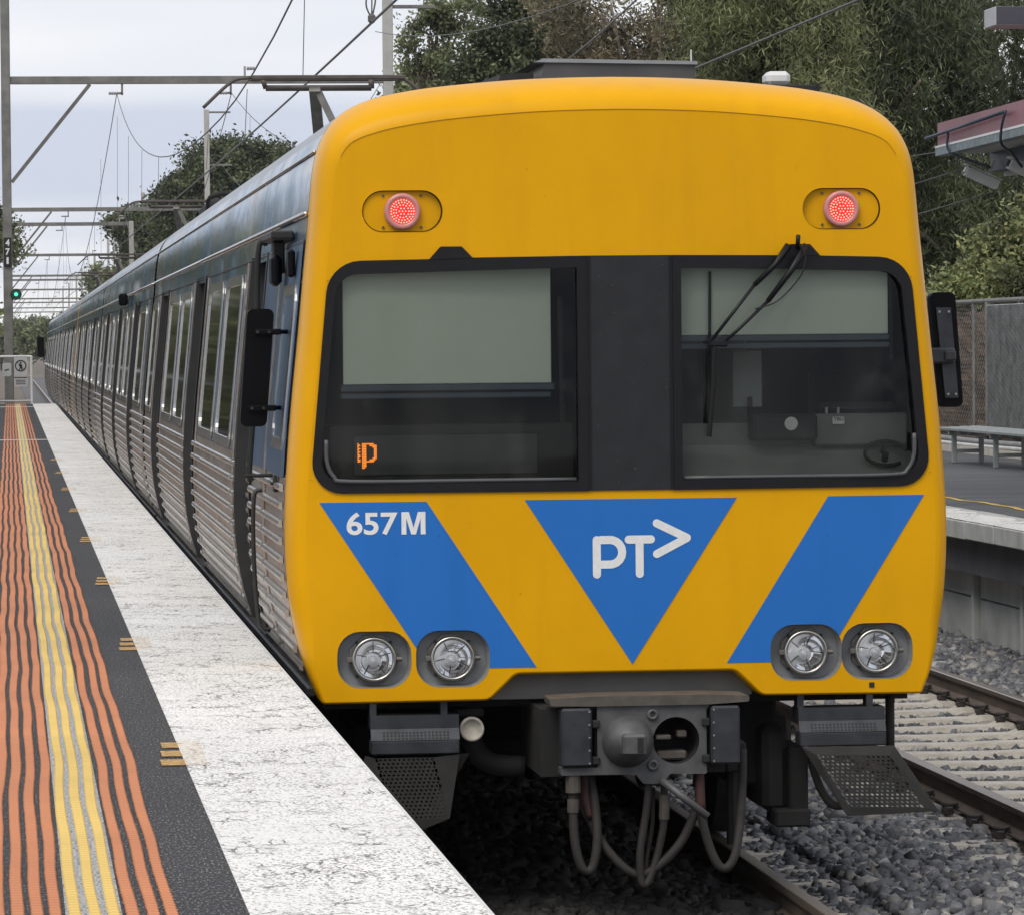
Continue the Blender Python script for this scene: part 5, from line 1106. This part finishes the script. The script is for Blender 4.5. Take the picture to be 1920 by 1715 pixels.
# brown brushwood fence
t = NT('brushwood'); n = t.noise(11, 6, (1, 4, 1)); n2 = t.noise(40, 4, (1, 1, .4)); c = t.ramp(n, 0, [(0.35, (0.06, 0.036, 0.022)), (0.6, (0.16, 0.10, 0.062)), (0.8, (0.28, 0.22, 0.14))]); t.base(c.outputs[0]); t.set(Roughness=0.95); t.bump(n2.outputs[0], 0.8, 0.04); MATS['brushwood'] = t.m
bf = MB(); yy = np.linspace(8, 75, 240); zz_ = np.linspace(.9, 2.92, 24)
vs = [(10.45 + .05 * math.sin(y * 3.1 + z) + random.uniform(-.05, .05), y, z + (random.uniform(-.06, .03) if z > 2.9 else 0)) for y in yy for z in zz_]; n_ = 24
bf.add(vs, [(i * n_ + j, i * n_ + j + 1, (i + 1) * n_ + j + 1, (i + 1) * n_ + j) for i in range(239) for j in range(n_ - 1)]); bf.box(10.52, 10.7, 8, 75, .9, 2.86); tag(bf.build('brush_fence', 'brushwood'), 'dark brown brushwood fence behind the chain link', 'fence')

# canopy of the shelter
simple('maroon', (0.22, 0.085, 0.10), 0.45, 0.2, 0.25, 1.2); simple('gutter_green', (0.16, 0.20, 0.21), 0.5, 0.2, 0.35, 12); simple('soffit', (0.42, 0.42, 0.40), 0.7, 0, 0.1, 2); simple('navy', (0.02, 0.03, 0.05), 0.5, 0, 0.1)
cn = thing('shelter_canopy', (0, 0, 0), 'maroon edged platform shelter canopy at the right edge', 'canopy')
yN, yF = 8, 25.0; sx = -.012
def cx_(y): return 6.77 + sx * (y - 25)
b = MB()
def slab(b, x0, x1, z0, z1, slope=.01):
    b.add([(cx_(yF) + x0, yF, z0), (cx_(yF) + x1, yF, z0), (cx_(yF) + x1, yF, z1), (cx_(yF) + x0, yF, z1), (cx_(yN) + x0, yN, z0 + slope * 17), (cx_(yN) + x1, yN, z0 + slope * 17), (cx_(yN) + x1, yN, z1 + slope * 17), (cx_(yN) + x0, yN, z1 + slope * 17)],
          [(0, 1, 2, 3), (4, 7, 6, 5), (0, 4, 5, 1), (1, 5, 6, 2), (2, 6, 7, 3), (3, 7, 4, 0)]); return b
slab(b, 0, .05, 4.505, 4.748).build('fascia', 'maroon', cn)
b = MB(); slab(b, -.025, .10, 4.41, 4.503).build('gutter', 'gutter_green', cn)
b = MB(); slab(b, -.03, -.01, 4.49, 4.512).build('gutter_lip', 'sign_white', cn)
b = MB(); slab(b, .06, 4.0, 4.55, 4.72).build('roof', 'maroon', cn)
b = MB(); slab(b, .101, 3.9, 4.44, 4.46).build('soffit', 'soffit', cn)
b = MB(); slab(b, .55, .70, 4.25, 4.439).build('bearer', 'navy', cn); b = MB(); slab(b, .70, .76, 4.20, 4.26).build('bearer_flange', 'soffit', cn)
for y in (12, 22):
    b = MB(); b.tube([(9.2, y, 1.0), (9.2, y, 4.5)], .06, 10); b.build('column', 'gutter_green', cn)
b = MB(); b.tube([(6.70, 24.9 + .35, 4.605), (6.755, 21.8, 4.70)], .018, 8); b.tube(smooth_path([(6.755, 21.8, 4.70), (6.74, 21.9, 4.55), (6.76, 22.0, 4.40), (6.95, 22.4, 4.33), (7.1, 22.6, 4.2)], 5), .014, 6); b.tube(smooth_path([(6.73, 24.3, 4.62), (6.73, 24.3, 4.45), (6.85, 24.2, 4.36), (7.1, 24.0, 4.25)], 5), .014, 6); b.build('conduit', 'navy', cn, True)
# twin security cameras under the canopy
def cctv(loc, rot, label):
    c_ = thing('security_camera', loc, label, 'camera', 'security cameras under the canopy'); c_.rotation_euler = rot
    b = MB(); b.bbox(-.19, .19, -.055, .055, -.05, .05, .012); b.build('housing', 'antenna_white', c_); b = MB(); b.bbox(-.22, .20, -.07, .07, .052, .066, .005); b.build('sun_shield', 'antenna_white', c_)
    b = MB(); b.lathe_y([(0, 0), (.04, 0)], (0, 0), 10); b.bbox(-.196, -.191, -.04, .04, -.035, .035, .001); b.build('window', 'side_glass', c_); b = MB(); b.tube([(.05, 0, .066), (.05, 0, .22)], .018, 8); b.build('bracket', 'antenna_white', c_); return c_
cctv((7.32, 23.4, 4.19), (0, R(24), R(6)), 'larger pale security camera tilted down under the canopy'); cctv((7.14, 24.6, 4.17), (0, R(24), R(4)), 'smaller pale security camera partly behind the other one')
# platform light head at the top right
ld = thing('platform_lamp', (7.85, 23.5, 1.05), 'dark grey box lamp head at the upper right corner', 'lamp')
simple('lamp_side', (0.36, 0.37, 0.38), 0.5, 0.1, 0.08); simple('lamp_dark', (0.055, 0.055, 0.07), 0.45, 0.1, 0.1)
b = MB(); b.bbox(-.80, .9, 0, .52, 4.60, 4.79, .008); b.mi = [1] * len(b.f)
for i_, f_ in enumerate(b.f):
    if all(b.v[k][0] < -.785 for k in f_) or all(b.v[k][2] < 4.612 for k in f_): b.mi[i_] = 0
b.build('lamp_head', ['lamp_side', 'lamp_dark'], ld); b = MB(); b.tube([(1.5, .26, 0), (1.5, .26, 4.75)], .06, 10); b.bar((.9, .26, 4.7), (1.55, .26, 4.7), .08); b.build('post', 'lamp_dark', ld)
# service cables slung from the canopy
for (a, c_, sg_, lb) in (((6.75, 25.0, 4.45), (5.3, 60, 5.3), .2, 'highest'), ((7.0, 24.5, 4.28), (5.4, 60, 4.2), .35, 'middle'), ((7.25, 24.6, 4.02), (5.5, 60, 3.6), .3, 'lowest')):
    a, c_ = Vector(a), Vector(c_); wire([a.lerp(c_, k / 14) - Vector((0, 0, sg_ * 4 * (k / 14) * (1 - k / 14))) for k in range(15)], .007, f'{lb} of three thin cables slung from the canopy', 'cables slung from the canopy', 'service_cable')

# ================================================================== TREES
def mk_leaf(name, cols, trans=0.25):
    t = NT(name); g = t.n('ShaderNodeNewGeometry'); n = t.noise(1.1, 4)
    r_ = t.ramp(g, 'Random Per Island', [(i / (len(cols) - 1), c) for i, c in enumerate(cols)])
    col = t.mix(0.8, r_.outputs[0], t.ramp(n, 0, [(0.38, 0.16), (0.62, 1.35)]).outputs[0], 'MULTIPLY')  # noise darkens the leaf colour for shaded gaps in the crown
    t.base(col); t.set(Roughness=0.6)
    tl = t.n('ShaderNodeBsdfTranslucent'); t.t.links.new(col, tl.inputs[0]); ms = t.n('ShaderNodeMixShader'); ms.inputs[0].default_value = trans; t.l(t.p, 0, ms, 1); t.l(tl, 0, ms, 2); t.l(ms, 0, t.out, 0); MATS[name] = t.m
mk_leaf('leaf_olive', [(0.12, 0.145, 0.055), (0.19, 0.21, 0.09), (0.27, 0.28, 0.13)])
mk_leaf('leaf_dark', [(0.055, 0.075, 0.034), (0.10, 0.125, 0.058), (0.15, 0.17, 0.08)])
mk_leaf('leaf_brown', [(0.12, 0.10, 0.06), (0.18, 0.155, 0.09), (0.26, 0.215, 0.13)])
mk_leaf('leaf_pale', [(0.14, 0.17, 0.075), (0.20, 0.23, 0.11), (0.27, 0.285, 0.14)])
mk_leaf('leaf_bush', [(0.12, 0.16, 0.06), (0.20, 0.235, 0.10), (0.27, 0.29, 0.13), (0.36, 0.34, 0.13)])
simple('bark', (0.10, 0.08, 0.06), 0.9, 0, 0.3, 5, 0.4); simple('bark_pale', (0.26, 0.21, 0.16), 0.85, 0, 0.25, 4, 0.3)
def leaf_mesh(name, blobs, n_clump, per, cr, size, asp, droop, mat, seed, shell=.55):
    r_ = np.random.default_rng(seed); B = np.array(blobs, float); vol = B[:, 3] * B[:, 4] * B[:, 5]; ch = r_.choice(len(B), n_clump, p=vol / vol.sum())
    d = r_.normal(size=(n_clump, 3)); d /= np.linalg.norm(d, axis=1)[:, None]; rad = (shell + (1 - shell) * r_.random(n_clump)) ** .8
    C = B[ch, :3] + d * rad[:, None] * B[ch, 3:6]
    crs = cr * r_.uniform(.6, 1.35, n_clump); tot = n_clump * per; ci = np.repeat(np.arange(n_clump), per)
    P = C[ci] + r_.normal(size=(tot, 3)) * crs[ci][:, None] * np.array([.55, .55, .42])
    if droop > 0: P[:, 2] -= np.abs(r_.normal(size=tot)) * crs[ci] * droop
    u = r_.normal(size=(tot, 3)); u[:, 2] = u[:, 2] * (1 - min(droop, .9)) - droop * 2.2; u /= np.linalg.norm(u, axis=1)[:, None]
    v = np.cross(u, r_.normal(size=(tot, 3))); v /= np.linalg.norm(v, axis=1)[:, None]
    s = size * r_.uniform(.6, 1.4, tot); a = u * (s * asp)[:, None] * .5; c_ = v * s[:, None] * .5
    V = np.stack([P - a, P + c_ * .8 - a * .1, P + a, P - c_ * .8 - a * .1], 1)
    me = bpy.data.meshes.new(name); me.vertices.add(tot * 4); me.vertices.foreach_set('co', V.reshape(-1).astype(np.float32)); me.loops.add(tot * 4); me.loops.foreach_set('vertex_index', np.arange(tot * 4, dtype=np.int32))
    me.polygons.add(tot); me.polygons.foreach_set('loop_start', np.arange(0, tot * 4, 4, dtype=np.int32)); me.update(calc_edges=True); me.materials.append(MATS[mat]); return me, C
def tree(name, label, loc, blobs, n_clump, per, cr, size, asp, droop, mat, seed, group='trees behind the right platform', trunk=True, bark='bark', limbs=14, tr=.22, core=0, core_s=4.5):
    o = thing(name, loc, label, 'tree' if trunk else 'bush', group); me, C = leaf_mesh('crown', blobs, n_clump, per, cr, size, asp, droop, mat, seed)
    link('crown', me, o)
    if core:      # shaded inner foliage that closes the crown
        mc, _ = leaf_mesh('inner_foliage', [(q[0], q[1] + .4, q[2], q[3] * .8, q[4] * .6, q[5] * .8) for q in blobs], core, 60, cr * 1.1, size * core_s, 1.6, .2, mat, seed + 100, shell=.1); link('inner_foliage', mc, o)
    r_ = random.Random(seed); cz = np.mean([q[2] for q in blobs]); b = MB()
    top = Vector((np.mean([q[0] for q in blobs]), np.mean([q[1] for q in blobs]), cz)); base = Vector((top.x * .1, top.y * .3, -.65 if trunk else 0))
    if trunk: b.tube(smooth_path([base, base.lerp(top, .4) + Vector((.15, .1, 0)), top], 4), [tr * (1 - .06 * k) for k in range(9)], 8)
    for k in range(limbs):
        c_ = Vector(C[r_.randrange(len(C))]); s_ = base.lerp(top, r_.uniform(.45, .98)) if trunk else base; mid = s_.lerp(c_, .5) + Vector((r_.uniform(-.3, .3), r_.uniform(-.3, .3), r_.uniform(0, .4)))
        b.tube(smooth_path([s_, mid, c_], 3), [tr * .42 * (1 - .12 * j) for j in range(7)], 5)
    b.build('trunk', bark, o, True); return o
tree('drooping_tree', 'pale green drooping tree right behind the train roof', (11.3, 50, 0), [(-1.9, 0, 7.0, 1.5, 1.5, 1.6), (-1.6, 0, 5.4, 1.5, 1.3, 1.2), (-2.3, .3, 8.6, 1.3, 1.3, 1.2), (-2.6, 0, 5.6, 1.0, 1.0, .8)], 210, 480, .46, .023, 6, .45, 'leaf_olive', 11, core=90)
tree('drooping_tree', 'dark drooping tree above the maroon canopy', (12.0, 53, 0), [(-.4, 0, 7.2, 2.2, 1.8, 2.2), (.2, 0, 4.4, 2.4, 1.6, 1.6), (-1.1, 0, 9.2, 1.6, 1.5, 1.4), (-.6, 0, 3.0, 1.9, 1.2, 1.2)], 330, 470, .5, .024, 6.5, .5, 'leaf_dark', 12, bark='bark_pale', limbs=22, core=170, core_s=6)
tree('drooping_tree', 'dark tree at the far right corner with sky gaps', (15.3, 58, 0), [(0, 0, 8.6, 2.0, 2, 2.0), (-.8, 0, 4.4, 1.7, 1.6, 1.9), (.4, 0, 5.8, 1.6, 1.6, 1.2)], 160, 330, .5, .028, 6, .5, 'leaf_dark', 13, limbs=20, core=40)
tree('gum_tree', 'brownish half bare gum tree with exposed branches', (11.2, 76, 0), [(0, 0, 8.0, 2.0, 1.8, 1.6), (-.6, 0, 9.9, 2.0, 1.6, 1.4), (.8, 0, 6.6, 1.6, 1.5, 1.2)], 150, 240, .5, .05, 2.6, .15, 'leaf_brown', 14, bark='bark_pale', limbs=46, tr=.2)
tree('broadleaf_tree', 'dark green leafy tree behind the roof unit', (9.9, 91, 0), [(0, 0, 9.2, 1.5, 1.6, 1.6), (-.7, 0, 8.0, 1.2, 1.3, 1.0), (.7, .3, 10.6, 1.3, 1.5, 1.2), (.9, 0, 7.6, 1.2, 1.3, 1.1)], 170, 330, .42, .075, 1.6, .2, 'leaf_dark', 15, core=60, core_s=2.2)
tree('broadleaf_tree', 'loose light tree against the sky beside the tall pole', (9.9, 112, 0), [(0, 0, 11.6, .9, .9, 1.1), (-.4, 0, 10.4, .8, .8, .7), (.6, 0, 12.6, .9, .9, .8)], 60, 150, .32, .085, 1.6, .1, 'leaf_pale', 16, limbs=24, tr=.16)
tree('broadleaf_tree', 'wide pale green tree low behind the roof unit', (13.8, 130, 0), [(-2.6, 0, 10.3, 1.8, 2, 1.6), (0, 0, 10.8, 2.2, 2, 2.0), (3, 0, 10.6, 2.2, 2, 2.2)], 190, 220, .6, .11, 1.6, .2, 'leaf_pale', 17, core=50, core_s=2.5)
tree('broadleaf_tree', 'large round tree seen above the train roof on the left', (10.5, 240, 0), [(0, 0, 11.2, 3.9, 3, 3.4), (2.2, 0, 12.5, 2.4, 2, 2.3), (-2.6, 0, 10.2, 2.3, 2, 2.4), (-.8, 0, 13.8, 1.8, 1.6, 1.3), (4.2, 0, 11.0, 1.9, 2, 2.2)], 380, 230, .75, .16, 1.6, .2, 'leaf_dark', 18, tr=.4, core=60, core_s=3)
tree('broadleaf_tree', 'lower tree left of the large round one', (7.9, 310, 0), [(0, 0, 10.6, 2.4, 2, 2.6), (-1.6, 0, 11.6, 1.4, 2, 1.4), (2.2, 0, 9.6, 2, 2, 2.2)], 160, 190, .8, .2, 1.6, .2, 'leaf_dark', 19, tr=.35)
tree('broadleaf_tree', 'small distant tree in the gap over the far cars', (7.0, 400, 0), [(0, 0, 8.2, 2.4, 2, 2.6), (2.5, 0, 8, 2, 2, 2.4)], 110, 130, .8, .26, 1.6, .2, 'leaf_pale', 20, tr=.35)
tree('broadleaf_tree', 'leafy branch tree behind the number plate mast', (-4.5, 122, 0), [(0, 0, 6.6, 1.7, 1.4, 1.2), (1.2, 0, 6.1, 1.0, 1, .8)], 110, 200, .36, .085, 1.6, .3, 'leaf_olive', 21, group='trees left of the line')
tree('olive_bush', 'pale olive bush above the mesh fence at right', (12.35, 44, 0.6), [(0, 0, 2.6, 1.4, 1.1, 1.25), (.6, 0, 3.4, 1.1, 1, .95), (-.7, 0, 2.5, 1.0, 1, .9)], 220, 260, .24, .05, 1.9, .1, 'leaf_bush', 22, trunk=False, limbs=16)
dk = random.Random(3)
hz = [(x, y, s) for x, y, s in ((2.5, 560, 1.0), (9, 600, 1.3), (-4, 640, 1.0), (16, 620, 1.6), (6, 760, 1.2), (-12, 700, 1.6), (14, 820, 1.7), (0, 900, 1.3), (24, 700, 2), (-22, 820, 2), (34, 760, 2.4))]
mdist, Cd = leaf_mesh('crown', [(0, 0, 4.4, 3.2, 3, 2.4), (2, 0, 5.6, 2, 2, 1.6), (-2, 0, 4, 2.2, 2, 1.8)], 110, 120, .9, .34, 1.5, .2, 'leaf_pale', 31)
for q, (x, y, s) in enumerate(hz):
    o = thing('broadleaf_tree', (x, y, -.5), 'small hazy tree far away where the tracks vanish', 'tree', 'far trees where the tracks vanish'); o.scale = (s, s, s); link('crown', mdist, o); b = MB(); b.tube([(0, 0, 0), (0, 0, 4)], .2, 6); b.build('trunk', 'bark', o)
# trees along the left side of the platform, mirrored in the steel sides
mleft, Cl = leaf_mesh('crown', [(0, 0, 5.0, 2.6, 2.6, 2.2), (1.4, 0, 6.6, 1.8, 2, 1.6), (-1.2, 1, 6.2, 2, 2, 1.8), (0, 0, 3.0, 2.2, 2.2, 1.4)], 130, 90, .7, .28, 1.5, .2, 'leaf_olive', 41)
for q, (x, y, s) in enumerate(((-9, 30, 1.0), (-10, 44, 1.2), (-8.5, 57, 1.0), (-9.5, 70, 1.2), (-8, 84, 1.1), (-9, 97, 1.3), (-8.5, 112, 1.2), (-7.8, 146, 1.2), (-8.6, 168, 1.4), (-8, 192, 1.3), (-9, 220, 1.5), (-9, 250, 1.5))):
    o = thing('broadleaf_tree', (x, y, 0.9 if y < 98 else -.5), 'leafy tree along the back of the left platform, outside the picture', 'tree', 'trees along the back of the left platform'); o.scale = (s, s, s * .55); o.rotation_euler = (0, 0, q * 1.3); link('crown', mleft, o); b = MB(); b.tube([(0, 0, 0), (.1, 0, 3), (0, 0, 5)], [.25, .2, .12], 8); b.build('trunk', 'bark', o, True)

# ================================================================== HAZE
hz_b = MB(); hz_b.box(-640, 640, -130, 1850, -1.6, 24)
hm = bpy.data.materials.new('haze'); hm.use_nodes = True; hn = hm.node_tree; hn.nodes.clear(); ho = hn.nodes.new('ShaderNodeOutputMaterial'); hv = hn.nodes.new('ShaderNodeVolumePrincipled')
hv.inputs['Color'].default_value = (0.9, 0.93, 0.97, 1); hv.inputs['Density'].default_value = 0.00009; hn.links.new(hv.outputs[0], ho.inputs['Volume']); MATS['haze'] = hm
tag(hz_b.build('haze', 'haze'), 'thin pale haze in the air over the railway', 'haze', kind='stuff')
